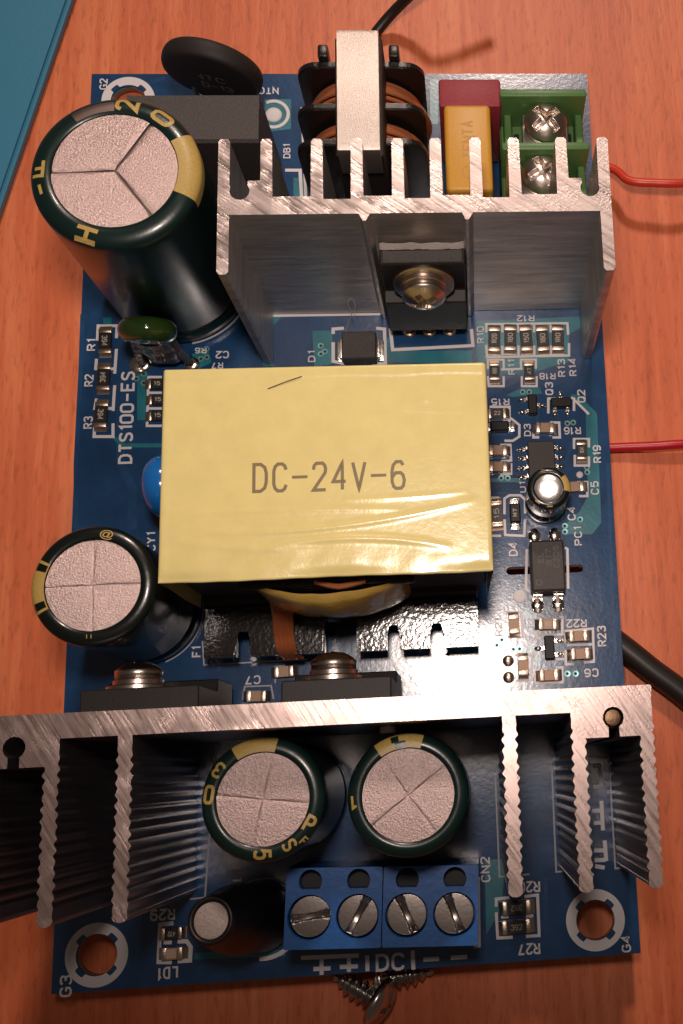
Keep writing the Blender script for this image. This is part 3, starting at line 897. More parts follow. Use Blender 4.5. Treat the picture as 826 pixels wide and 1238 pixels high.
chip(-27.09, 69.57, 90, '1206', code='394', crot=180)
chip(-27.08, 65.15, 90, '1206', code='394', crot=0)
chip(-27.19, 60.79, 90, '1206', code='394', crot=180)
for k, c in enumerate(('1R20', '180', '150', '180', '1R0')):
    chip(*[(17.12, 68.82), (19.00, 68.78), (20.89, 68.74), (22.80, 68.69), (24.65, 68.65)][k], 90, '1206', code=c)
chip(17.05, 64.83, 90, code='100'); chip(21.01, 64.73, 90, code='47')
chip(17.10, 59.69, 0, code='22')
chip(22.63, 57.78, 0, kind='capacitor')
chip(26.66, 54.93, 90, code='104')
chip(17.03, 55.22, 0, kind='capacitor'); chip(16.96, 53.26, 0, kind='capacitor')
chip(25.67, 50.63, 0, kind='capacitor')
chip(16.56, 47.84, 90, '1206', code='15')
chip(18.11, 35.21, 90, kind='capacitor'); chip(21.85, 35.05, 0, code='102', kind='capacitor')
chip(25.14, 33.57, 0, kind='capacitor'); chip(25.21, 31.64, 0, kind='capacitor')
chip(21.67, 29.43, 0, kind='capacitor'); chip(18.84, 30.56, 90, kind='capacitor')
chip(17.11, 5.43, 0, '1206', code='392', crot=180); chip(17.02, 3.41, 0, '1206', code='392')
chip(-18.16, 5.08, 0, code='472', crot=180)
chip(-9.82, 28.70, 0, kind='capacitor'); chip(-6.91, 31.22, 0, kind='capacitor')
for u in ((-21.13, 64.30), (-21.08, 62.43), (-21.03, 60.47)):
    chip(*u, 0, code='15')
# indicator diode
o = chip(-18.11, 3.19, 0, kind='capacitor')
WM_ = WORLD[o.name]; o.name = 'indicator_diode'; WORLD[o.name] = WM_; o['label'] = 'tiny pale indicator diode near the front left hole'
bm = NB()
box(bm, *(lambda x, y: (x - .55, x + .55, y - .5, y + .5))(-18.11, 3.19), 0.78, 1.0, 0.12)
mk('lens', bm, 'led', o)

def gull(w, reach, z_top, pad):
    """one gull-wing lead: leaves the package at the origin towards +x"""
    b = NB()
    prof = [(-0.05, z_top), (reach * .35, z_top), (reach * .55, 0.12), (reach + pad, 0.12)]
    t = 0.13
    for (xa, za), (xb, zb) in zip(prof, prof[1:]):
        v = [b.verts.new(p) for p in ((xa, -w / 2, za), (xb, -w / 2, zb), (xb, w / 2, zb), (xa, w / 2, za),
                                      (xa, -w / 2, za - t), (xb, -w / 2, zb - t), (xb, w / 2, zb - t), (xa, w / 2, za - t))]
        for q in ((0, 1, 2, 3), (7, 6, 5, 4), (0, 4, 5, 1), (3, 2, 6, 7), (0, 3, 7, 4), (1, 5, 6, 2)):
            b.faces.new([v[i] for i in q])
    # solder fillet under the foot
    prof2 = [(pad * .9, 0.02), (pad * .75, 0.16), (pad * .35, 0.30), (0, 0.34)]
    lathe(b, [(r_ * 1.0, z_) for r_, z_ in prof2], Matrix.Translation((reach + pad * .45, 0, 0)) @ Matrix.Diagonal((1.0, w / max(pad, .01) * .75, 1, 1)), 14, cap0=False)
    bmesh.ops.recalc_face_normals(b, faces=b.faces)
    return b

def package(name, x, y, rot, bx, by, h, leads, lead_dims, mat='epoxy', label_=None, chamfer=0.12):
    mw = rotz(x, y, 0.03, rot)
    b = NB()
    box(b, -bx / 2, bx / 2, -by / 2, by / 2, 0.15, h, chamfer, 1)
    me = shared(name, b, mat)
    o = inst(name, me, mw, root)
    lm = shared('lead', gull(*lead_dims), 'solder', True)
    for lx, ly, a in leads:
        inst('lead', lm, mw @ rotz(lx, ly, 0, a), o)
    if label_:
        o['label'] = label_
    return o, mw

SOT = [(-0.75, -0.55, -90), (0.75, -0.55, -90), (0.0, 0.55, 90)]
sd = (0.42, 0.45, 0.5, 0.5)
package('transistor', 24.55, 60.69, 0, 2.4, 1.15, 0.95, SOT, sd, 'epoxy_dark')
package('transistor', 21.22, 60.58, -90, 2.4, 1.05, 0.95, SOT, sd, 'epoxy_dark')
package('transistor', 21.86, 32.47, 90, 2.6, 1.1, 0.95, SOT, sd, 'epoxy_dark')
so8 = [(s * 1.55, -1.65 + k * 1.1, 0 if s > 0 else 180) for k in range(4) for s in (-1, 1)]
package('control_chip', 21.94, 53.71, 0, 3.1, 4.5, 1.4, so8, (0.42, 0.55, 0.75, 0.5), 'epoxy', 'grey controller chip with eight leads under the small capacitor')
oc, ocm = package('optocoupler', 21.95, 41.23, 0, 3.75, 5.7, 3.2,
             [(s * 1.15, t * 2.8, 90 if t > 0 else -90) for s in (-1, 1) for t in (-1, 1)], (1.05, 0.7, 1.4, 1.0), 'epoxy', 'black optocoupler bridging the slot in the board', 0.22)
for s, dx in (('EL', -.75), ('817', .1), ('C205', .95)):
    tb = text_bm(s, 0.62 * len(s), 0.62, lambda a, b: ocm @ Vector((dx - b, a + 0.9, 3.22)))
    for f in tb.faces:
        if f.normal.z < 0: f.normal_flip()
    mk('printed_text', tb, 'mark_dark', oc)
bm = NB(); lathe(bm, [(0.26, 0), (0.36, 0)], ocm @ Matrix.Translation((-1.05, -1.9, 3.22)), 24, cap0=False, cap1=False)
mk('pin_mark', bm, 'mark_dark', oc)

def diode(x, y, rot, bx, by, h, mat='epoxy_dark', label_=None, tw=0.8, code=None):
    mw = rotz(x, y, 0.03, rot)
    b = NB()
    box(b, -bx / 2, bx / 2, -by / 2, by / 2, 0.1, h, 0.14, 1)
    o = inst('diode', shared('diode', b, mat), mw, root)
    e = NB()
    box(e, bx / 2 - .05, bx / 2 + 0.35, -by * tw / 2, by * tw / 2, 0.06, h * .55, 0.08, 2)
    box(e, bx / 2 + .1, bx / 2 + 0.75, -by * tw / 2 - .1, by * tw / 2 + .1, 0.03, 0.22, 0.08, 2)
    em = shared('terminal', e, 'solder', True)
    inst('terminal', em, mw, o); inst('terminal', em, mw @ Matrix.Rotation(math.pi, 4, 'Z'), o)
    if code:
        tb = text_bm(code, .9, .5, lambda a, b: mw @ Vector((a, b, h + .012)))
        for f in tb.faces:
            if f.normal.z < 0: f.normal_flip()
        mk('printed_text', tb, 'mark_grey', o)
    if label_: o['label'] = label_
    return o
diode(1.61, 67.71, 0, 3.9, 3.3, 2.3, 'epoxy', 'square dark diode in front of the rear heatsink', 0.7)
diode(17.33, 58.04, 0, 2.1, 1.2, 1.0)
diode(18.69, 47.77, 90, 2.2, 1.2, 1.0, code='M7')

# ------------------------------------------------------------------ rear heatsink
def heatsink_back():
    pts = []
    top, floor_, low = 80.5, 74.05, 72.5
    pts += [(-9.45, 66.7), (-9.45, 80.2), (-9.25, 80.5), (-8.55, 80.5), (-8.35, 80.2), (-8.35, 75.7)]
    pts += [(-7.4 + 0.95 * math.cos(math.radians(a)), 75.0 + 0.95 * math.sin(math.radians(a))) for a in (160, 190, 220, 250, 280, 310, 340, 10, 40)]
    pts += [(-6.6, 76.05), (-5.45, 76.05)]
    fins = [-4.9, -0.08, 3.75, 7.7, 11.4, 15.3, 19.1, 23.8]
    for i, c in enumerate(fins):
        hw = 0.55
        fl = floor_ + (0.3 if i % 2 else 0.0)
        if i > 0: pts += [(c - hw - .05, fl)]
        pts += [(c - hw, top - .3), (c - hw * .6, top), (c + hw * .6, top), (c + hw, top - .3)]
        if i < len(fins) - 1: pts += [(c + hw + .05, floor_ + (0.3 if (i + 1) % 2 else 0.0))]
    pts += [(24.4, 76.05), (25.65, 76.05)]
    pts += [(26.45 + 0.95 * math.cos(math.radians(a)), 75.0 + 0.95 * math.sin(math.radians(a))) for a in (140, 170, 200, 230, 260, 290, 320, 350, 20)]
    pts += [(27.35, 75.7), (27.4, 80.2), (27.6, 80.5), (28.3, 80.5), (28.5, 80.2), (28.5, 66.5), (28.25, 66.2), (27.6, 66.2), (27.35, 66.5), (27.35, low)]
    pts += [(14.9, low), (14.45, 71.75), (14.15, 71.75), (13.8, low), (4.95, low), (4.55, 71.75), (4.25, 71.75), (3.85, low)]
    pts += [(-8.35, low), (-8.35, 66.7), (-8.6, 66.4), (-9.2, 66.4)]
    bm = NB()
    prism(bm, pts, 0.12, 25.5, 0, 1)
    return bm
hsb = tag(mk('heatsink', heatsink_back(), ['alu_cut_back', 'alu_side'], root), 'rear finned aluminium heatsink with bright saw-cut end')
for x in (-8.9, 27.9):
    bm = NB(); box(bm, x - .35, x + .35, 66.6, 67.6, -6.0, 1.4, .05, 1)
    mk('mounting_pin', bm, 'tin', hsb)

# ------------------------------------------------------------------ front heatsink
def heatsink_front():
    lowp, top = 24.15, 26.3
    def fin_side(x, y_from, y_to, sgn, hw=0.60, outer=False):
        n = 96
        out = []
        for k in range(n + 1):
            t = k / n
            y = y_from + (y_to - y_from) * t
            ph = (y - 9.0) / 0.95 * 2 * math.pi + (math.pi if sgn < 0 else 0)
            amp = (0.11 + .035 * math.sin(y * 2.1 + x * 3) + .03 * math.sin(y * 5.3 + x * 7 + sgn)) if abs(y - 9) > 1.2 and abs(y - 24) > 1.2 else 0.02
            out.append((x + sgn * (hw + amp * math.sin(ph)), y))
        return out
    def fin(x, y_right, y_left):
        """outline of one fin walked from its right root to its left root"""
        e = [(x + 0.66 * math.cos(math.radians(a)), 9.3 - 0.5 * math.sin(math.radians(a))) for a in (0, 30, 60, 90, 120, 150, 180)]
        return fin_side(x, y_right, 9.35, 1) + e + fin_side(x, 9.35, y_left, -1)
    blk = 21.85
    pts = [(-29.3, 26.1), (-29.1, top), (29.2, top), (29.35, 26.1)]
    pts += fin(28.65, 25.0, blk)
    kx, ky = 25.75, 23.55
    kr = [(kx + .95 * math.cos(math.radians(a)), ky + .95 * math.sin(math.radians(a))) for a in range(-60, 241, 25)]
    pts += [(kx + .5, blk)] + kr + [(kx - .5, blk)]
    pts += fin(22.55, blk, lowp)
    pts += fin(16.45, lowp, lowp)
    pts += fin(-16.55, lowp, lowp)
    pts += fin(-22.6, lowp, blk)
    kx = -25.75
    kr = [(kx + .95 * math.cos(math.radians(a)), ky + .95 * math.sin(math.radians(a))) for a in range(-60, 241, 25)]
    pts += [(kx + .5, blk)] + kr + [(kx - .5, blk)]
    pts += fin(-28.65, blk, 25.0)
    bm = NB()
    prism(bm, pts, 0.12, 25.0, 0, 1)
    return bm
hsf = tag(mk('heatsink', heatsink_front(), ['alu_cut_front', 'alu_fin'], root), 'wide front heatsink with long ribbed fins towards the viewer')
for x in (-22.6, 22.55):
    bm = NB(); box(bm, x - .4, x + .4, 18.5, 19.5, -6.0, 1.0, .05, 1)
    mk('mounting_pin', bm, 'tin', hsf)
bm = NB(); lathe(bm, [(0.9, 0), (0.95, .8), (0.7, 1.3), (0, 1.4)], Matrix.Translation((25.75, 23.55, 23.3)), 20)
M['bronze'] = simple('dull_bronze', (0.16, 0.095, 0.055), 0.35, 0.9, bump=0.05, bscale=2)
mk('mounting_pin', bm, 'bronze', hsf, True)

# ------------------------------------------------------------------ screw heads
def screw_head(bm, mat4, R, h, slots, sw, depth, ext=0.72, n_r=26, n_a=72, dome=0.55):
    """domed head with a driver recess cut as real relief; axis = local +z"""
    rings = []
    for i in range(n_r + 1):
        r = R * i / n_r
        ring = []
        for k in range(n_a):
            a = 2 * math.pi * k / n_a
            x, y = r * math.cos(a), r * math.sin(a)
            z = h * (1 - dome * (r / R) ** 2.4)
            rec = 0
            for sa in slots:
                u = x * math.cos(sa) + y * math.sin(sa); v = -x * math.sin(sa) + y * math.cos(sa)
                if abs(v) < sw and abs(u) < R * ext:
                    rec = max(rec, min(1, (sw - abs(v)) / (sw * .35)) * min(1, (R * ext - abs(u)) / (R * .12)))
            ring.append((x, y, z - depth * rec))
        rings.append(ring)
    V = [[bm.verts.new(mat4 @ Vector(p)) for p in (r if i else r[:1])] for i, r in enumerate(rings)]
    for i in range(n_r):
        for k in range(n_a):
            l = (k + 1) % n_a
            if i == 0:
                bm.faces.new((V[0][0], V[1][k], V[1][l]))
            else:
                bm.faces.new((V[i][k], V[i + 1][k], V[i + 1][l], V[i][l]))
    last = V[-1]
    base = [bm.verts.new(mat4 @ Vector((R * .97 * math.cos(2 * math.pi * k / n_a), R * .97 * math.sin(2 * math.pi * k / n_a), 0))) for k in range(n_a)]
    for k in range(n_a):
        l = (k + 1) % n_a
        bm.faces.new((last[k], base[k], base[l], last[l]))
    bm.faces.new(list(reversed(base)))
    return bm

def screw_with_washers(origin, direction, R, parent, roll=0.3, washer=3.0):
    m4 = axis_matrix(origin, direction)
    bm = NB()
    screw_head(bm, m4 @ Matrix.Translation((0, 0, 1.15)), R, 1.75, (roll, roll + math.pi / 2), R * .17, 0.8, .6, 40, 144)
    s = mk('screw', bm, 'screw', parent, 'all')
    bm = NB()
    lathe(bm, [(washer, 0), (washer, .42), (washer - .12, .5), (R * .6, .5)], m4, 40, cap1=False)
    mk('washer', bm, 'screw', s, True)
    bm = NB()
    lathe(bm, [(R * .98, .5), (R * 1.05, .62), (R * 1.05, 1.0), (R * .98, 1.12), (R * .5, 1.12)], m4, 40, cap1=False)
    mk('spring_washer', bm, 'screw', s, True)
    return s

# ------------------------------------------------------------------ power transistors
def power_transistor(x0, x1, yb, sgn, ztop, label_, leads_to, thick=(1.9, 3.3), zstep=10.8, zbot=2.6):
    bm = NB()
    ya, yc = yb + sgn * thick[0], yb + sgn * thick[1]
    prof = [(yb + sgn * .06, zbot), (yc, zbot), (yc, zstep), (ya, zstep + .35), (ya, ztop), (yb + sgn * .06, ztop)]
    lo = [bm.verts.new((x0, p[0], p[1])) for p in prof]
    hi = [bm.verts.new((x1, p[0], p[1])) for p in prof]
    bm.faces.new(lo); bm.faces.new(list(reversed(hi)))
    for i in range(len(prof)):
        j = (i + 1) % len(prof)
        bm.faces.new((lo[i], hi[i], hi[j], lo[j]))
    bmesh.ops.recalc_face_normals(bm, faces=bm.faces)
    bmesh.ops.bevel(bm, geom=list(bm.edges), offset=0.12, segments=1, affect='EDGES')
    o = mk('power_transistor', bm, 'epoxy_dark', root)
    o['label'] = label_
    for k in (-1, 0, 1):
        xm = (x0 + x1) / 2 + k * 2.35
        b = NB()
        tube(b, smooth_path([(xm, yb + sgn * 1.7, zbot + .3), (xm, yb + sgn * 1.75, 1.5), (xm, leads_to, -0.1)], 5), 0.38, 8)
        mk('lead', b, 'tin', o, True)
        solder_blob(xm, leads_to, 0.8, 0.35, o, 'tin')
    return o
tr = power_transistor(5.2, 14.0, 72.5, -1, 17.7, 'black power transistor screwed inside the rear heatsink', 70.1)
bm = NB(); box(bm, 5.5, 13.7, 70.75, 72.1, 17.66, 17.9, 0.06, 1)
mk('tab', bm, 'epoxy', tr)
screw_with_washers((9.55, 70.3, 14.0), (0, -1, 0.2), 2.3, tr, 0.5, 3.2)
bm = NB()
prev = None
for k in range(25):
    x = 5.3 + 8.8 * k / 24
    z = 18.9 + 0.35 * math.sin(k * 0.9) * rnd.random()
    a = bm.verts.new((x, 72.46, 17.8)); b = bm.verts.new((x, 72.44, z)); c = bm.verts.new((x, 72.15 + .12 * rnd.random(), 17.85))
    if prev:
        bm.faces.new((prev[0], a, b, prev[1])); bm.faces.new((prev[1], b, c, prev[2]))
    prev = (a, b, c)
bmesh.ops.recalc_face_normals(bm, faces=bm.faces)
mk('thermal_paste', bm, 'paste', tr, True)
t2 = power_transistor(-4.5, 5.7, 26.35, 1, 18.0, 'black power transistor behind the front heatsink, near its middle', 28.6, (2.4, 3.6), 9.5)
screw_with_washers((-0.2, 28.85, 13.2), (0, 1, 0), 2.25, t2, 0.9)
t3 = power_transistor(-22.7, -12.0, 26.35, 1, 18.0, 'black power transistor behind the front heatsink, beside the left capacitor', 28.6, (2.4, 3.6), 9.5)
screw_with_washers((-19.0, 28.85, 12.4), (0, 1, 0), 2.25, t3, 0.2)
for xx in (4.9, -0.9):
    bm = NB(); lathe(bm, [(1.2, 0), (1.2, .6), (.3, .6)], axis_matrix((xx + 0.2 if xx > 0 else -17.6, 24.13, 15), (0, -1, 0)), 24)
    mk('screw_tip', bm, 'screw', t2 if xx > 0 else t3, True)

# ------------------------------------------------------------------ electrolytic capacitors
def electrolytic(name, label_, x, y, R, h, rin, spokes, rot, stripe, marks, sleeve='sleeve', groove=True, can='can', lean=(0, 0), notch=None, patches=()):
    mw = Matrix.Translation((x, y, 0.1))
    if lean != (0, 0):
        sh = Matrix.Identity(4); sh[0][2] = lean[0]; sh[1][2] = lean[1]
        mw = mw @ sh
    rim = [(rin, h - .12), (rin + .08, h)]
    rr = R - rin
    for k in range(1, 9):
        t = k / 8 * math.pi / 2
        rr0 = rr * .78
        rim.append((R - rr0 + rr0 * math.sin(t), h - rr0 * .62 * (1 - math.cos(t))))
    def prof_z(r):
        for (r0, z0), (r1, z1) in zip(rim[1:], rim[2:]):
            if r <= r1:
                return z0 + (z1 - z0) * (r - r0) / max(1e-6, r1 - r0)
        return rim[-1][1]
    side = [(R, h - 2.2), (R, 3.6), (R - .18, 3.2), (R - .42, 2.7), (R - .18, 2.2), (R, 1.8), (R, .5), (R - .4, 0)]
    bm = NB()
    lathe(bm, [(R - .6, 0.0)] + list(reversed(side)) + list(reversed(rim)), mw, 96, cap1=False)
    o = mk(name, bm, sleeve, root, 'all')
    o['label'] = label_
    # recessed floor of the score lines
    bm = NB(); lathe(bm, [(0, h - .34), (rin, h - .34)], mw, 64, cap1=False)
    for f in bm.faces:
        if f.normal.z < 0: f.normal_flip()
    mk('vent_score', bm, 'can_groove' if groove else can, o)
    n = len(spokes)
    if n == 1:
        bm = NB()
        tl = Matrix.Translation((0, 0, h - .2)) @ Matrix.Rotation(math.radians(5), 4, Vector((1.0, -.75, 0)))
        lathe(bm, [(0, .22), (rin * .5, .20), (rin * .85, .15), (rin - .02, 0)], mw @ tl, 48, cap1=False)
        bmesh.ops.recalc_face_normals(bm, faces=bm.faces)
        for f in bm.faces:
            if f.normal.z < 0: f.normal_flip()
        mk('vent_panel', bm, can, o, 'all')
        n = 0
    for i in range(n):
        a0, a1 = math.radians(spokes[i] + rot), math.radians(spokes[(i + 1) % n] + rot)
        if a1 <= a0: a1 += 2 * math.pi
        g = (0.085 if groove else 0.035) * (R / 6)
        am = (a0 + a1) / 2
        apex = Vector((math.cos(am), math.sin(am))) * (g / max(.2, math.sin((a1 - a0) / 2)))
        bm = NB()
        tilt = rnd.uniform(-.30, .30)
        NA, NR = 24, 8
        rows = []
        for q in range(NR + 1):
            row = []
            for k in range(NA + 1):
                t = k / NA
                da = math.asin(min(.9, g / (rin - .02)))
                a = a0 + da + (a1 - a0 - 2 * da) * t
                rim_p = Vector((math.cos(a), math.sin(a))) * (rin - .01)
                p = apex.lerp(rim_p, q / NR)
                d = min(1.0, min(t, 1 - t) * NA / 1.0)
                z = h - .14 + 0.05 * math.sin(q / NR * math.pi) + tilt * q / NR * (t - .5) - ((0.12 if groove else 0.05) if (k in (0, NA) or q == 0) else 0)
                row.append(bm.verts.new(mw @ Vector((p.x, p.y, z))))
            rows.append(row)
        for r0, r1 in zip(rows, rows[1:]):
            for k in range(NA):
                try: bm.faces.new((r0[k], r1[k], r1[k + 1], r0[k + 1]))
                except ValueError: pass
        bmesh.ops.remove_doubles(bm, verts=bm.verts, dist=1e-4)
        bmesh.ops.recalc_face_normals(bm, faces=bm.faces)
        for f in bm.faces:
            if f.normal.z < 0: f.normal_flip()
        mk('vent_panel', bm, can, o, True)
    # printed stripe over the rim and down the side
    a0, a1 = stripe
    bm = NB()
    rs = [(r, z) for r, z in rim[1:]] + [(R, h - 2.0)]
    rows = []
    for r, z in rs:
        row = []
        for k in range(13):
            a = math.radians(a0 + (a1 - a0) * k / 12)
            row.append(bm.verts.new(mw @ Vector(((r + .015) * math.cos(a), (r + .015) * math.sin(a), z + .02))))
        rows.append(row)
    for r0, r1 in zip(rows, rows[1:]):
        for k in range(12):
            bm.faces.new((r0[k], r1[k], r1[k + 1], r0[k + 1]))
    bmesh.ops.recalc_face_normals(bm, faces=bm.faces)
    mk('stripe', bm, 'gold', o, 'all')
    for s, ang, rad, w_, h_, turn in marks:
        a = math.radians(ang); tr_ = math.radians(turn)
        px, py = rad * math.cos(a), rad * math.sin(a)
        def fn(p, q):
            X = px + p * math.cos(tr_) - q * math.sin(tr_); Y = py + p * math.sin(tr_) + q * math.cos(tr_)
            return mw @ Vector((X, Y, prof_z(math.hypot(X, Y)) + .05))
        tb = text_bm(s, w_, h_, fn)
        for f in tb.faces:
            if f.normal.z < 0: f.normal_flip()
        mk('printed_text', tb, 'gold', o)
    for pa0, pa1, pm, pr0, pr1 in patches:
        bm = NB()
        rows = []
        for q in range(7):
            r = pr0 + (pr1 - pr0) * q / 6
            rows.append([bm.verts.new(mw @ Vector((r * math.cos(math.radians(pa0 + (pa1 - pa0) * k / 10)), r * math.sin(math.radians(pa0 + (pa1 - pa0) * k / 10)), prof_z(r) + .045))) for k in range(11)])
        for r0, r1 in zip(rows, rows[1:]):
            for k in range(10):
                bm.faces.new((r0[k], r1[k], r1[k + 1], r0[k + 1]))
        bmesh.ops.recalc_face_normals(bm, faces=bm.faces)
        mk('stripe_gap', bm, pm, o, 'all')
    return o

electrolytic('electrolytic_capacitor', 'largest dark green capacitor at the rear left with three-part silver top', -18.95, 77.0, 7.95, 26.0, 5.85,
             (57, 182, 307), 0, (-22, 30),
             [('0', 52, 6.95, 1.35, 2.3, 52), ('2', 82, 6.95, 1.45, 2.3, 82), ('H', -110, 7.0, 1.5, 2.4, -110), ('F', 178, 7.05, 1.3, 1.9, 178), ('-', 196, 7.0, 0.3, 1.0, 196)],
             patches=[(92, 126, 'can_groove', 6.2, 7.3)])
electrolytic('electrolytic_capacitor', 'black-sleeved capacitor at the left edge beside the yellow transformer', -21.6, 38.35, 5.7, 19.0, 4.3,
             (0, 90, 180, 270), 1, (152, 208), [('@', 77, 4.85, 1.25, .95, -15), ('II', -92, 4.8, .6, .45, 0)], 'sleeve_black', False,
             patches=[(155, 163, 'sleeve_black', 4.5, 5.6), (197, 205, 'sleeve_black', 4.5, 5.6)])
electrolytic('electrolytic_capacitor', 'left of two green capacitors in front of the front heatsink', -5.75, 18.1, 5.5, 20.0, 4.1,
             (-8, 78, 172, 256), 0, (76, 122), [('3', 145, 4.8, .95, 1.45, 145), ('0', 172, 4.8, .95, 1.7, 172), ('5', -90, 4.75, .95, 1.6, -90), ('S', -60, 4.72, .85, 1.35, -60), ('P', -30, 4.75, .95, 1.6, -30), ('F', -47, 5.25, .5, .9, -47)], 'sleeve', False)
electrolytic('electrolytic_capacitor', 'right of two green capacitors in front of the front heatsink', 7.2, 17.75, 5.5, 20.0, 4.15,
             (-54, 36, 124, 216), 0, (74, 124), [('1', 184, 4.85, .75, 1.3, 184)], 'sleeve', False,
             patches=[(92, 104, 'sleeve', 4.2, 4.9), (99, 107, 'sleeve', 4.85, 5.4)])
electrolytic('electrolytic_capacitor', 'smallest black capacitor with bright round top beside the controller chip', 22.15, 48.85, 2.32, 8.0, 1.52,
             (0,), 20, (-12, 38), [('Z', 106, 1.95, .6, .35, -10), ('-', 230, 2.0, .6, .16, -40), ('-', 270, 2.05, .6, .16, 0)], 'sleeve_black', False, 'can_bright')

# ------------------------------------------------------------------ transformer
X0, X1, Y0, Y1, ZT_ = -14.5, 15.6, 37.45, 57.5, 24.0
bm = NB()
box(bm, X0 + .5, X1 - .5, Y0 + 1.1, Y1 - .3, 8.0, ZT_ - .3, 0.3, 2)
core = tag(mk('transformer', bm, 'ferrite', root, False), 'large transformer wrapped in yellow tape')
def ridge(x, y):
    z = 0.0
    def line(x0, y0, x1, y1, bow, amp, wd):
        t = (x - x0) / (x1 - x0)
        if t < 0 or t > 1: return 0
        yc = y0 + (y1 - y0) * t + bow * 4 * t * (1 - t)
        d = (y - yc) / wd
        return amp * math.exp(-d * d) * math.sin(math.pi * t) ** .5
    z += line(-11, 42.0, 14.5, 44.2, -1.0, 0.10, .30)
    z += line(-12, 43.7, 8, 43.4, .2, 0.06, .22)
    z += line(-5, 40.3, 12, 39.7, .9, 0.12, .32)
    z += line(-13, 41.2, 0, 40.0, -.3, 0.06, .35)
    z += line(2, 44.6, 13.5, 45.0, -.2, 0.05, .2)
    z += 0.018 * math.sin(x * .9 + y * .3) * math.exp(-((y - 39) / 2.2) ** 2)
    z += 0.008 * math.sin(x * 2.3 - y * 1.1) * math.exp(-((y - 38.5) / 1.5) ** 2)
    z -= 0.35 * math.exp(-((y - 37.4) / .7) ** 2) * (0.4 + .3 * math.sin(x * .45 + 1))
    z += 0.05 * math.sin(x * .21 + .5) * math.sin(y * .3)
    z += 0.05 / (1 + math.exp(-(y - 56.55 - .06 * math.sin(x * .7)) / .06))      # edge of an under-layer
    z += 0.04 / (1 + math.exp(-(-13.75 - x + .05 * math.sin(y)) / .06))
    z += line(-9, 55.0, 3, 56.0, .1, 0.03, .18) + line(5, 53.5, 14, 52.8, -.2, .025, .2) + line(-13.5, 46, -10, 51, .2, .03, .3)
    z += 0.07 * math.exp(-((x + 10.5) ** 2 + (y - 49.5) ** 2) / .5) + 0.06 * math.exp(-((x - 9.8) ** 2 + (y - 54.2) ** 2) / .35)
    return z
bm = NB()
NX, NY = 150, 130
grid = []
for j in range(NY + 1):
    y = Y0 + (Y1 - Y0) * j / NY
    row = []
    for i in range(NX + 1):
        x = X0 + .25 + (X1 - X0 - .5) * i / NX
        yy = y + (0.06 * math.sin(x * .35 + 1) + .015 * math.sin(x * 1.9)) * max(0, 1 - j / 8)
        row.append(bm.verts.new((x, yy, ZT_ + ridge(x, y))))
    grid.append(row)
for j in range(NY):
    for i in range(NX):
        bm.faces.new((grid[j][i], grid[j][i + 1], grid[j + 1][i + 1], grid[j + 1][i]))
for i0, sgn, xs in ((0, -1, X0), (NX, 1, X1)):          # the tape runs on down both sides
    prev = [grid[j][i0] for j in range(NY + 1)]
    for dz, off in ((-.08, .17), (-.3, .25), (-4, .12), (-9, -.05), (-15.5, -.15)):
        cur = []
        for j in range(NY + 1):
            y = Y0 + (Y1 - Y0) * j / NY
            fl = 0.10 * math.sin(j * .21 + dz) * min(1, -dz / 3)
            fy = -0.12 * max(0, 1 - j / 6) * min(1, -dz / 6)
            cur.append(bm.verts.new((xs + sgn * (off - .25 + fl * .5), y + fy + (0.2 * math.sin(dz) if j == 0 and dz < -1 else 0), ZT_ + dz)))
        for j in range(NY):
            q = (prev[j], prev[j + 1], cur[j + 1], cur[j])
            bm.faces.new(q if sgn > 0 else tuple(reversed(q)))
        prev = cur
prev = [grid[NY][i] for i in range(NX + 1)]
for dz, off in ((-.1, .12), (-.5, .2), (-12, .1)):
    cur = [bm.verts.new((v.co.x, Y1 + off, ZT_ + dz)) for v in grid[NY]]
    for i in range(NX):
        bm.faces.new((prev[i], prev[i + 1], cur[i + 1], cur[i]))
    prev = cur
prev = [grid[0][i] for i in range(NX + 1)]
for dz, off in ((-.07, -.03), (-.45, -.02), (-.8, .10)):
    cur = [bm.verts.new((v.co.x, v.co.y + off, v.co.z + dz + .12 * math.sin(v.co.x * .5) * (dz < -.5))) for v in grid[0]]
    for i in range(NX):
        bm.faces.new((prev[i + 1], prev[i], cur[i], cur[i + 1]))
    prev = cur
bmesh.ops.recalc_face_normals(bm, faces=bm.faces)
tape = mk('tape', bm, 'tape_plain', core, 'all')
for k, chr_ in enumerate('DC-24V-6'):
    xc = 0.78 + (k - 3.5) * 1.80
    yc = 46.82 - 0.012 * (xc - .78)
    tb = text_bm(chr_, 1.42, 2.85 if chr_ != '-' else .27, lambda a, b: (xc + a, yc + b, ZT_ + ridge(xc + a, yc + b) + .03), .105)
    for f in tb.faces:
        if f.normal.z < 0: f.normal_flip()
    mk('printed_character', tb, 'ink', core)
# bobbin: upper flange, pin rails with slots, winding
bm = NB()
box(bm, -8.2, 8.2, 37.25, 39.5, 19.2, 19.9, 0.15, 2)
mk('bobbin_flange', bm, 'bobbin', core, True)
def rail(x0, x1, slots, name):
    pts = [(x1, 37.6), (x0, 37.6), (x0, 32.5)]
    for a, b in slots:
        pts += [(a, 32.5), (a, 34.9), (a + .25, 35.3), (b - .25, 35.3), (b, 34.9), (b, 32.5)]
    pts += [(x1, 32.5)]
    b_ = NB()
    prism(b_, pts, 4.3, 5.6)
    bmesh.ops.bevel(b_, geom=[e for e in b_.edges if abs(e.verts[0].co.z - e.verts[1].co.z) < .01 and e.verts[0].co.z > 5], offset=.22, segments=2, affect='EDGES')
    return mk(name, b_, 'bobbin_grain', core, True)
rail(1.3, 14.1, [(4.45, 5.85), (8.95, 10.45)], 'pin_rail')
rail(-14.4, -2.0, [(-11.1, -9.6), (-6.6, -5.1)], 'pin_rail')
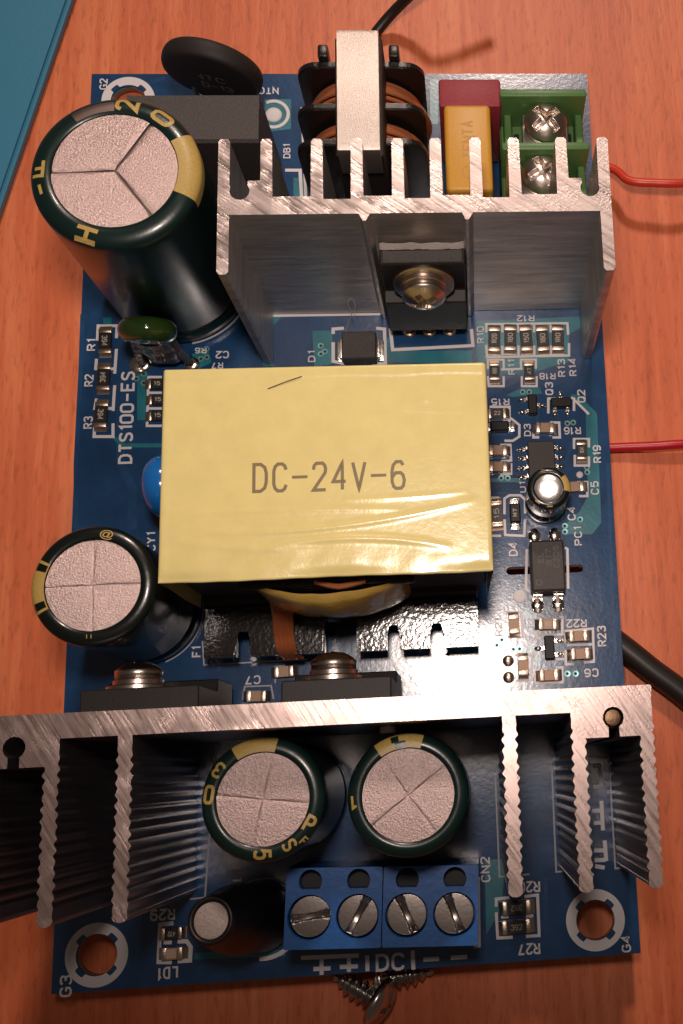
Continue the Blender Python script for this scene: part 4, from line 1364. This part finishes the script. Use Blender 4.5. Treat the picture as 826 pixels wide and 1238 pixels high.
bm = NB(); box(bm, -14.2, 14.2, 37.8, 57.0, 2.6, 8.2, 0.2, 1)
mk('bobbin_base', bm, 'bobbin', core)
for xx in (-12.8, -8, -3.6, 3, 7.4, 12.2):
    b = NB(); tube(b, [Vector((xx, 33.4, 4.4)), Vector((xx, 33.4, -.2))], .4, 8)
    mk('pin', b, 'solder', core, True)
bm = NB()        # winding belly, wrapped in the same tape
NU, NV = 40, 24
rows = []
for j in range(NV + 1):
    z = 7.5 + 12.3 * j / NV
    row = []
    for i in range(NU + 1):
        t = i / NU
        x = -7.3 + 14.6 * t
        prof = math.sin(math.pi * t) ** .55
        zz = math.sin(math.pi * (j / NV)) ** .35 if 0 < j < NV else 0.008
        crease = 0.10 * math.sin(9 * t + .8 * j / NV * 6) + 0.12 * abs(math.sin(5.0 * t * math.pi))
        row.append(bm.verts.new((x, 38.2 - (2.9 * prof + crease * prof) * (0.55 + .45 * zz), z)))
    rows.append(row)
for r0, r1 in zip(rows, rows[1:]):
    for k in range(NU):
        bm.faces.new((r0[k], r0[k + 1], r1[k + 1], r1[k]))
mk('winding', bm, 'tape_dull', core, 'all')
for k in range(5):
    x = -6.9 + k * .42
    b = NB()
    tube(b, smooth_path([(x + .4, 37.4, 12), (x + .25, 36.3, 9.0), (x, 34.6, 6.6), (x + .15, 33.0, 5.6), (x + .6, 32.3, 3.5)], 6), .24, 8)
    mk('winding_wire', b, 'copper', core, True)
b = NB(); tube(b, smooth_path([(-1, 37.6, 20.6), (1.2, 37.0, 20.9), (3.6, 37.5, 20.6)], 8), .28, 8)
mk('winding_wire', b, 'copper', core, True)

# ------------------------------------------------------------------ common-mode choke
CX = 3.75
bm = NB(); box(bm, 1.4, 6.2, 80.2, 93.8, 3.0, 22.6, .3, 2)
choke = tag(mk('choke', bm, 'ferrite', root), 'common-mode choke with copper windings under a steel clip')
def flange(yc):
    pts = []
    for cx_, cz_, a0 in ((10.3 - 2.2, 18.6 - 2.2, 0), (-3.2 + 2.2, 18.6 - 2.2, 90), (-3.2 + 2.2, 2 + 1, 180), (10.3 - 2.2, 2 + 1, 270)):
        rr = 2.2 if cz_ > 10 else 1.0
        cxx = cx_ if rr == 2.2 else (-3.2 + 1 if a0 == 180 else 10.3 - 1)
        pts += [(cxx + rr * math.cos(math.radians(a0 + k * 15)), cz_ + rr * math.sin(math.radians(a0 + k * 15))) for k in range(7)]
    b_ = NB()
    lo = [b_.verts.new((p[0], yc - .4, p[1])) for p in pts]; hi = [b_.verts.new((p[0], yc + .4, p[1])) for p in pts]
    b_.faces.new(lo); b_.faces.new(list(reversed(hi)))
    for i in range(len(pts)):
        j = (i + 1) % len(pts)
        b_.faces.new((lo[i], hi[i], hi[j], lo[j]))
    bmesh.ops.recalc_face_normals(b_, faces=b_.faces)
    bmesh.ops.bevel(b_, geom=list(b_.edges), offset=.16, segments=2, affect='EDGES')
    return mk('bobbin_flange', b_, 'bobbin', choke, True)
for yc in (93.1, 88.2, 84.1):
    flange(yc)
for y0_, y1_ in ((88.75, 92.6), (84.6, 87.7)):
    n = int((y1_ - y0_) / .52)
    b_ = NB()
    for k in range(n):
        yk = y0_ + .28 + k * .52
        c4 = axis_matrix((CX, yk, 9.8), (0, 1, 0))
        Rw, rw = 7.5 - 0.30 * abs(k - n / 2 + .5), .245
        ring = [Vector((CX + (Rw + .2) * 0.885 * math.cos(2 * math.pi * q / 48), yk, 10.2 + Rw * 1.03 * math.sin(2 * math.pi * q / 48))) for q in range(49)]
        tube(b_, ring, rw, 8)
    mk('winding', b_, 'copper', choke, True)
for px in (-0.2, 7.2):
    b_ = NB(); box(b_, px - .55, px + .55, 93.4, 94.9, 15.5, 19.6, .25, 2)
    mk('lug', b_, 'bobbin', choke, True)
b_ = NB()
pth = [(93.9, 10.0), (93.9, 23.3), (93.6, 23.85), (93.2, 24.0), (80.9, 24.0), (80.2, 23.8), (79.9, 23.2), (79.9, 19.6)]
t_ = .55
x0, x1 = 1.75, 5.9
V = []
for i, (y, z) in enumerate(pth):
    p0 = Vector(pth[max(0, i - 1)]); p1 = Vector(pth[min(len(pth) - 1, i + 1)])
    d = (p1 - p0).normalized(); nin = Vector((-d.y, d.x))
    q = Vector((y, z)) + nin * t_
    V.append([b_.verts.new((x0, y, z)), b_.verts.new((x1, y, z)), b_.verts.new((x1, q.x, q.y)), b_.verts.new((x0, q.x, q.y))])
for a, b in zip(V, V[1:]):
    for k in range(4):
        l = (k + 1) % 4
        b_.faces.new((a[k], a[l], b[l], b[k]))
b_.faces.new(V[0]); b_.faces.new(list(reversed(V[-1])))
bmesh.ops.recalc_face_normals(b_, faces=b_.faces)
mk('clip', b_, 'bracket', choke, True)

# ------------------------------------------------------------------ film capacitors, rectifier, thermistor
bm = NB(); box(bm, 12.2, 17.3, 80.7, 91.2, 0.3, 14.0, .5, 3)
yb = tag(mk('film_capacitor', bm, 'yellow_box', root, True), 'yellow box capacitor behind the rear heatsink')
tb = text_bm('TENTA', 4.6, 1.35, lambda a, b: (14.75 - b, 86.9 + a, 14.012))
for f in tb.faces:
    if f.normal.z < 0: f.normal_flip()
M['yellow_emboss'] = simple('yellow_emboss', (0.50, 0.235, 0.025), 0.42)
mk('printed_text', tb, 'yellow_emboss', yb)
bm = NB(); lathe(bm, [(.62, 0), (.85, 0)], Matrix.Translation((14.75, 83.0, 14.012)), 32, cap0=False, cap1=False)
mk('printed_logo', bm, 'yellow_emboss', yb)
bm = NB(); box(bm, 11.7, 18.6, 91.45, 95.0, 0.3, 13.0, .35, 2)
tag(mk('film_capacitor', bm, 'red_box', root, True), 'dark red box capacitor behind the yellow one')

bm = NB()
prof = [(84.5, 3.0), (84.5, 17.7), (84.8, 18.0), (88.3, 18.0), (88.45, 17.75), (90.0, 17.75), (90.2, 17.4), (90.2, 3.0)]
lo = [bm.verts.new((-20.5, y, z)) for y, z in prof]; hi = [bm.verts.new((-7.0, y, z)) for y, z in prof]
bm.faces.new(lo); bm.faces.new(list(reversed(hi)))
for i in range(len(prof)):
    j = (i + 1) % len(prof)
    bm.faces.new((lo[i], hi[i], hi[j], lo[j]))
bmesh.ops.recalc_face_normals(bm, faces=bm.faces)
rec = tag(mk('bridge_rectifier', bm, 'epoxy', root), 'black block rectifier between the largest capacitor and the choke')
for k in range(4):
    b = NB(); tube(b, [Vector((-19 + 3.6 * k, 87.3, 3.2)), Vector((-19 + 3.6 * k, 87.3, -.2))], .5, 8)
    mk('lead', b, 'tin', rec, True)

def disc(name, centre, axis, R, th, mat, label_, seg=64, edge=1.0):
    m4 = axis_matrix(centre, axis)
    prof = []
    for k in range(0, 13):
        t = -math.pi / 2 + math.pi * k / 12
        prof.append((R - edge + edge * math.cos(t), th / 2 * math.sin(t)))
    prof = [(0, -th / 2 * 1.06), (R * .5, -th / 2 * 1.05)] + prof + [(R * .5, th / 2 * 1.05), (0, th / 2 * 1.06)]
    bm = NB(); lathe(bm, prof, m4, seg)
    o = mk(name, bm, mat, root, 'all')
    if label_: o['label'] = label_
    return o, m4
ntc, m4 = disc('thermistor', (-13.2, 96.9, 11.6), (-0.22, -0.95, -0.10), 5.5, 2.2, 'ntc', 'black disc thermistor standing at the rear edge', edge=0.55)
ntc_n = Vector((-0.22, -0.95, -0.10)).normalized()
ntc_r = Vector((0.96, -0.262, 0.0)).normalized()
ntc_u = ntc_r.cross(-ntc_n).normalized()
if ntc_u.z < 0: ntc_u = -ntc_u
def ntc_pt(a, b):
    return Vector((-13.2, 96.9, 11.6)) + ntc_n * 1.21 + ntc_r * a + ntc_u * b
for s, w_, h_, dz in (('NTC', 3.6, 1.3, .5), ('5D-13', 4.6, 1.3, -1.4)):
    tb = text_bm(s, w_, h_, lambda a, b: ntc_pt(a, b + dz))
    mk('printed_text', tb, 'ntc_mark', ntc)
for dx in (-2.6, 2.6):
    b = NB(); tube(b, smooth_path([(-13.3 + dx, 97.0, 8.5), (-13.3 + dx, 96.6, 4.5), (-13.3 + dx * 1.2, 96.0, -.2)], 5), .4, 8)
    mk('lead', b, 'tin', ntc, True)

gd, m4 = disc('ceramic_capacitor', (-20.1, 67.35, 9.0), (0.05, 1, 0.25), 3.05, 2.7, 'green_disc', 'glossy dark green disc capacitor in front of the largest capacitor', edge=1.35)
for xa, xb in ((-21.9, -22.9), (-18.3, -17.5)):
    b = NB(); tube(b, smooth_path([(xa, 67.2, 7.2), (xa * .5 + xb * .5, 66.7, 4.0), (xb, 66.6, -.1)], 6), lambda t: .62 - .25 * t, 8)
    mk('lead', b, 'resin', gd, True)
    solder_blob(xb, 66.7, 0.9, .4, gd)
b = NB()
rows = []
for j in range(9):
    t = j / 8
    row = []
    for k in range(25):
        a = 2 * math.pi * k / 24
        rw = (2.3 - .5 * t) * (1 + .08 * math.sin(5 * a + j)); rd = (.85 - .1 * t) * (1 + .15 * math.sin(3 * a + 2 * j))
        row.append(b.verts.new((-20.1 + .1 * t + rw * math.cos(a), 67.1 - .3 * t + rd * math.sin(a), 7.3 - 5.6 * t)))
    rows.append(row)
for r0, r1 in zip(rows, rows[1:]):
    for k in range(24):
        b.faces.new((r0[k], r1[k], r1[k + 1], r0[k + 1]))
bmesh.ops.remove_doubles(b, verts=b.verts, dist=1e-4)
bmesh.ops.recalc_face_normals(b, faces=b.faces)
mk('resin_skirt', b, 'resin', gd, 'all')

bd, m4 = disc('ceramic_capacitor', (-18.0, 50.3, 8.2), (1, 0.05, 0.1), 3.3, 3.6, 'blue_disc', 'bright blue disc capacitor half hidden by the transformer', edge=1.6)
for dy in (-2, 2):
    b = NB(); tube(b, [Vector((-18.0, 50.3 + dy, 5.6)), Vector((-18.0, 50.3 + dy, -.1))], .4, 8)
    mk('lead', b, 'tin', bd, True)

# ------------------------------------------------------------------ drum choke by the front edge
d0, d1 = Vector((-9.0, 6.0, 0.1)), Vector((-11.55, 7.4, 13.6))
m4 = axis_matrix(d0, d1 - d0)
Ld = (d1 - d0).length
bm = NB(); lathe(bm, [(3.1, 0), (3.35, .6), (3.35, Ld * .55), (3.1, Ld * .7), (2.55, Ld * .84), (2.25, Ld * .95), (2.2, Ld), (2.05, Ld + .15), (1.75, Ld + .1), (1.66, Ld - .5)], m4, 40, cap1=False)
ind = tag(mk('inductor', bm, 'shrink', root, 'all'), 'leaning drum inductor in black shrink tube by the front edge')
bm = NB(); lathe(bm, [(1.66, Ld - .6), (1.64, Ld - .12), (1.5, Ld - .05), (0, Ld - .03)], m4, 36, cap0=False)
mk('core', bm, 'core_grey', ind, True)

# ------------------------------------------------------------------ blue screw terminal
def block_rot(x, y):
    a = math.radians(-2.4); c, s_ = math.cos(a), math.sin(a)
    px, py = 3.85, 7.0
    return (px + c * (x - px) - s_ * (y - py), py + s_ * (x - px) + c * (y - py))
def turn(bm):
    for v in bm.verts:
        v.co.x, v.co.y = block_rot(v.co.x, v.co.y)
    return bm
def plate_mesh(loops, z0, z1):
    """flat plate with holes: first loop is the outline"""
    cu = bpy.data.curves.new('outline', 'CURVE')
    cu.dimensions = '2D'; cu.fill_mode = 'BOTH'; cu.extrude = (z1 - z0) / 2
    for pts in loops:
        sp_ = cu.splines.new('POLY'); sp_.points.add(len(pts) - 1)
        for p, q in zip(sp_.points, pts): p.co = (q[0], q[1], 0, 1)
        sp_.use_cyclic_u = True
    ob = bpy.data.objects.new('outline', cu); COL.objects.link(ob)
    bpy.context.view_layer.update()
    me = bpy.data.meshes.new_from_object(ob.evaluated_get(bpy.context.evaluated_depsgraph_get()))
    bpy.data.objects.remove(ob)
    b_ = NB(); b_.from_mesh(me)
    for v in b_.verts: v.co.z += (z0 + z1) / 2
    bmesh.ops.remove_doubles(b_, verts=b_.verts, dist=1e-4)
    return b_
for bi, (xa, xb) in enumerate(((-5.35, 3.85), (3.95, 13.15))):
    # the near wall steps out at its foot; the top plate carries the wells
    prof = [(3.0, 0.25), (3.0, 3.2), (3.55, 3.8), (3.55, 8.0), (11.0, 8.0), (11.0, 0.25)]
    bm = NB()
    lo = [bm.verts.new((xa, y, z)) for y, z in prof]; hi = [bm.verts.new((xb, y, z)) for y, z in prof]
    bm.faces.new(lo); bm.faces.new(list(reversed(hi)))
    for i in range(len(prof)):
        j = (i + 1) % len(prof)
        bm.faces.new((lo[i], hi[i], hi[j], lo[j]))
    bmesh.ops.recalc_face_normals(bm, faces=bm.faces)
    blk = mk('screw_terminal', turn(bm), 'blue_block', root)
    blk['label'] = ('left half' if bi == 0 else 'right half') + ' of the blue screw terminal on the front edge'
    e_ = .12
    loops = [[(xa + e_, 3.55), (xb - e_, 3.55), (xb, 3.55 + e_), (xb, 11 - e_), (xb - e_, 11), (xa + e_, 11), (xa, 11 - e_), (xa, 3.55 + e_)]]
    for k in (0, 1):
        xc = (xa + 2.3 if k == 0 else xb - 2.3)
        loops.append(arc(xc, 6.45, 2.08, 0, 352, 44))
        loops.append(arc(xc, 9.75, 1.12, -40, 220, 24))
    bm = plate_mesh(loops, 8.004, 10.0)
    mk('top_plate', turn(bm), 'blue_block', blk)
    for k in (0, 1):
        xc = (xa + 2.3 if k == 0 else xb - 2.3)
        ang = [math.radians(a) for a in (8, 62, 116, 112)][bi * 2 + k]
        bm = NB()
        screw_head(bm, Matrix.Translation((xc + rnd.uniform(-.06, .06), 6.45, 8.9)), 1.92, .32, (ang,), .27, .42, 1.2, 24, 64, .12)
        mk('screw', turn(bm), 'screw_dull', blk, 'all')
        bm = NB(); lathe(bm, [(0, 8.02), (1.2, 8.02)], Matrix.Translation((xc, 9.75, 0)), 24, cap1=False)
        mk('wire_hole', turn(bm), 'dark_hole', blk)

# ------------------------------------------------------------------ green barrier terminal
bm = NB(); box(bm, 18.5, 28.0, 80.2, 93.2, 0.3, 7.6, .2, 1)
gt = tag(mk('barrier_terminal', bm, 'green', root), 'green two-way barrier terminal at the rear right corner')
for yc in (92.6, 86.1, 79.9):
    bm = NB(); box(bm, 18.4, 28.1, yc - .5, yc + .5, 0.3, 14.0, .28, 2)
    mk('partition', bm, 'green', gt, True)
for xa in (18.9, 27.0):
    for ya, yb_ in ((86.5, 92.2), (80.3, 85.7)):
        bm = NB(); box(bm, xa, xa + 1.0 - .1, ya, yb_, 7.6, 10.2, .15, 1)
        mk('side_wall', bm, 'green', gt, True)
for sx, sy, ro in ((23.45, 89.9, .25), (22.85, 83.6, .0)):
    bm = NB(); box(bm, sx - 2.6, sx + 2.6, sy - 2.6, sy + 1.6, 10.6, 11.4, .2, 2)
    mk('clamp_plate', bm, 'screw', gt, True)
    bm = NB()
    screw_head(bm, axis_matrix((sx, sy, 11.7), (0.04, -.08, 1)), 2.4, 2.0, (ro, ro + math.pi / 2), .45, .9, .72, 44, 160, .55)
    mk('screw', bm, 'screw', gt, 'all')
    bm = NB(); lathe(bm, [(1.1, 7.6), (1.1, 11.8)], Matrix.Translation((sx, sy, 0)), 24)
    mk('screw_shank', bm, 'screw', gt, True)
    for q in (-1, 1):
        bm = NB(); box(bm, sx + q * 3.05 - .28, sx + q * 3.05 + .28, sy - 1.2, sy + 1.2, 7.62, 7.7)
        mk('cavity', bm, 'dark_hole', gt)

# ------------------------------------------------------------------ loose things on the table
def thing_tube(name, pts, r, mat, label_, cat, group=None):
    bm = NB(); tube(bm, smooth_path(pts, 14), r, 16)
    return tag(mk(name, bm, mat, None, 'all'), label_, cat, group)
wz = TABLE_Z
thing_tube('wire', [(-2.66, 105.52, wz + .7), (2.07, 111.20, wz + .7), (5.31, 114.39, wz + 2.2), (8.29, 115.64, wz + 5), (11.90, 116.31, wz + 9), (19.14, 118.40, wz + 8)], .68, 'wire_black',
           'thin black wire running off behind the board', 'wire')
thing_tube('wire', [(24.67, 94.94, wz + 1.4), (32.28, 92.51, wz + 3.2), (34.63, 90.14, wz + 4.2), (37.71, 89.54, wz + 4.6), (41.89, 89.50, wz + 4.6), (49.61, 91.09, wz + 3)], .54, 'wire_orange',
           'orange-red wire curving out beside the rear heatsink', 'wire')
thing_tube('wire', [(22.89, 56.51, wz + .7), (30.88, 56.67, wz + .9), (35.85, 56.62, wz + 1.3), (39.89, 56.70, wz + 1.5), (49.07, 56.84, wz + 1.0)], .56, 'wire_red',
           'straight red wire at the middle of the right edge', 'wire')
thing_tube('cable', [(24.83, 37.41, wz + 1.7), (30.80, 32.47, wz + 1.7), (33.98, 29.67, wz + 1.7), (37.61, 26.67, wz + 1.7), (43.83, 20.50, wz + 1.7)], 1.45, 'wire_black',
           'thick black cable leaving the lower right of the board', 'cable')


def wood_screw(tip, head_c, R, Lh, label_, roll=0.4):
    tip, head_c = Vector(tip), Vector(head_c)
    d = (head_c - tip)
    Ls = d.length
    m4_ = axis_matrix(tip, d)
    e = empty('loose_screw', (head_c.x, head_c.y, TABLE_Z))
    tag(e, label_, 'screw', 'loose screws at the front of the board')
    bm = NB()
    prof = [(0, 0)]
    pitch = .82
    nt_ = int(Ls / pitch)
    for k in range(nt_):
        z = .35 + k * pitch
        grow = min(1, .35 + k * .3)
        prof += [(.72 * grow, z), (1.28 * grow, z + pitch * .42), (1.22 * grow, z + pitch * .52), (.76 * grow, z + pitch * .92)]
    prof += [(.9, Ls)]
    lathe(bm, prof, m4_, 32)
    mk('thread', bm, 'zinc', e, True)
    bm = NB()
    screw_head(bm, m4_ @ Matrix.Translation((0, 0, Ls)), R, Lh, (roll, roll + math.pi / 2), .34, .8, .62, 24, 64, .6)
    mk('head', bm, 'zinc', e, 'all')
wood_screw((-2.80, -0.66, -4.9), (2.17, -3.39, -3.3), 2.65, 1.6, 'loose screw lying front-most, its head towards the viewer')
wood_screw((8.33, -1.04, -4.7), (2.65, -1.43, -4.15), 1.8, 1.1, 'loose screw half hidden under the front edge of the board')

bm = NB()
E0, E1 = Vector((-34.50, 116.96)), Vector((-38.53, 100.78))
dr = (E1 - E0).normalized()
out = Vector((dr.y, -dr.x))
if out.x > 0: out = -out
A = E0 - dr * 60; Bp = E1 + dr * 45
q = [A, Bp, Bp + out * 70, A + out * 70]
prism(bm, [tuple(p) for p in q], TABLE_Z, -4.2)
bmesh.ops.bevel(bm, geom=list(bm.edges), offset=0.5, segments=3, affect='EDGES')
tag(mk('plastic_case', bm, 'case_blue', None, True), 'blue plastic case in the rear left corner of the table', 'case')

thing_tube('dust_fibre', [(0.15, 69.21, 2.5), (0.78, 70.67, 3.4), (1.45, 71.56, 4.4), (1.09, 72.37, 4.6), (0.62, 71.98, 4.6), (0.89, 71.17, 4.5), (1.34, 70.76, 3.4)], .035, 'fibre',
           'fine pale fibre looped above the square diode', 'fibre')
thing_tube('dust_fibre', [(-4.85, 55.45, 24.10), (-3.25, 56.06, 24.13), (-1.72, 56.59, 24.12)], .045, 'hair',
           'short dark fibre lying on the yellow tape', 'fibre')
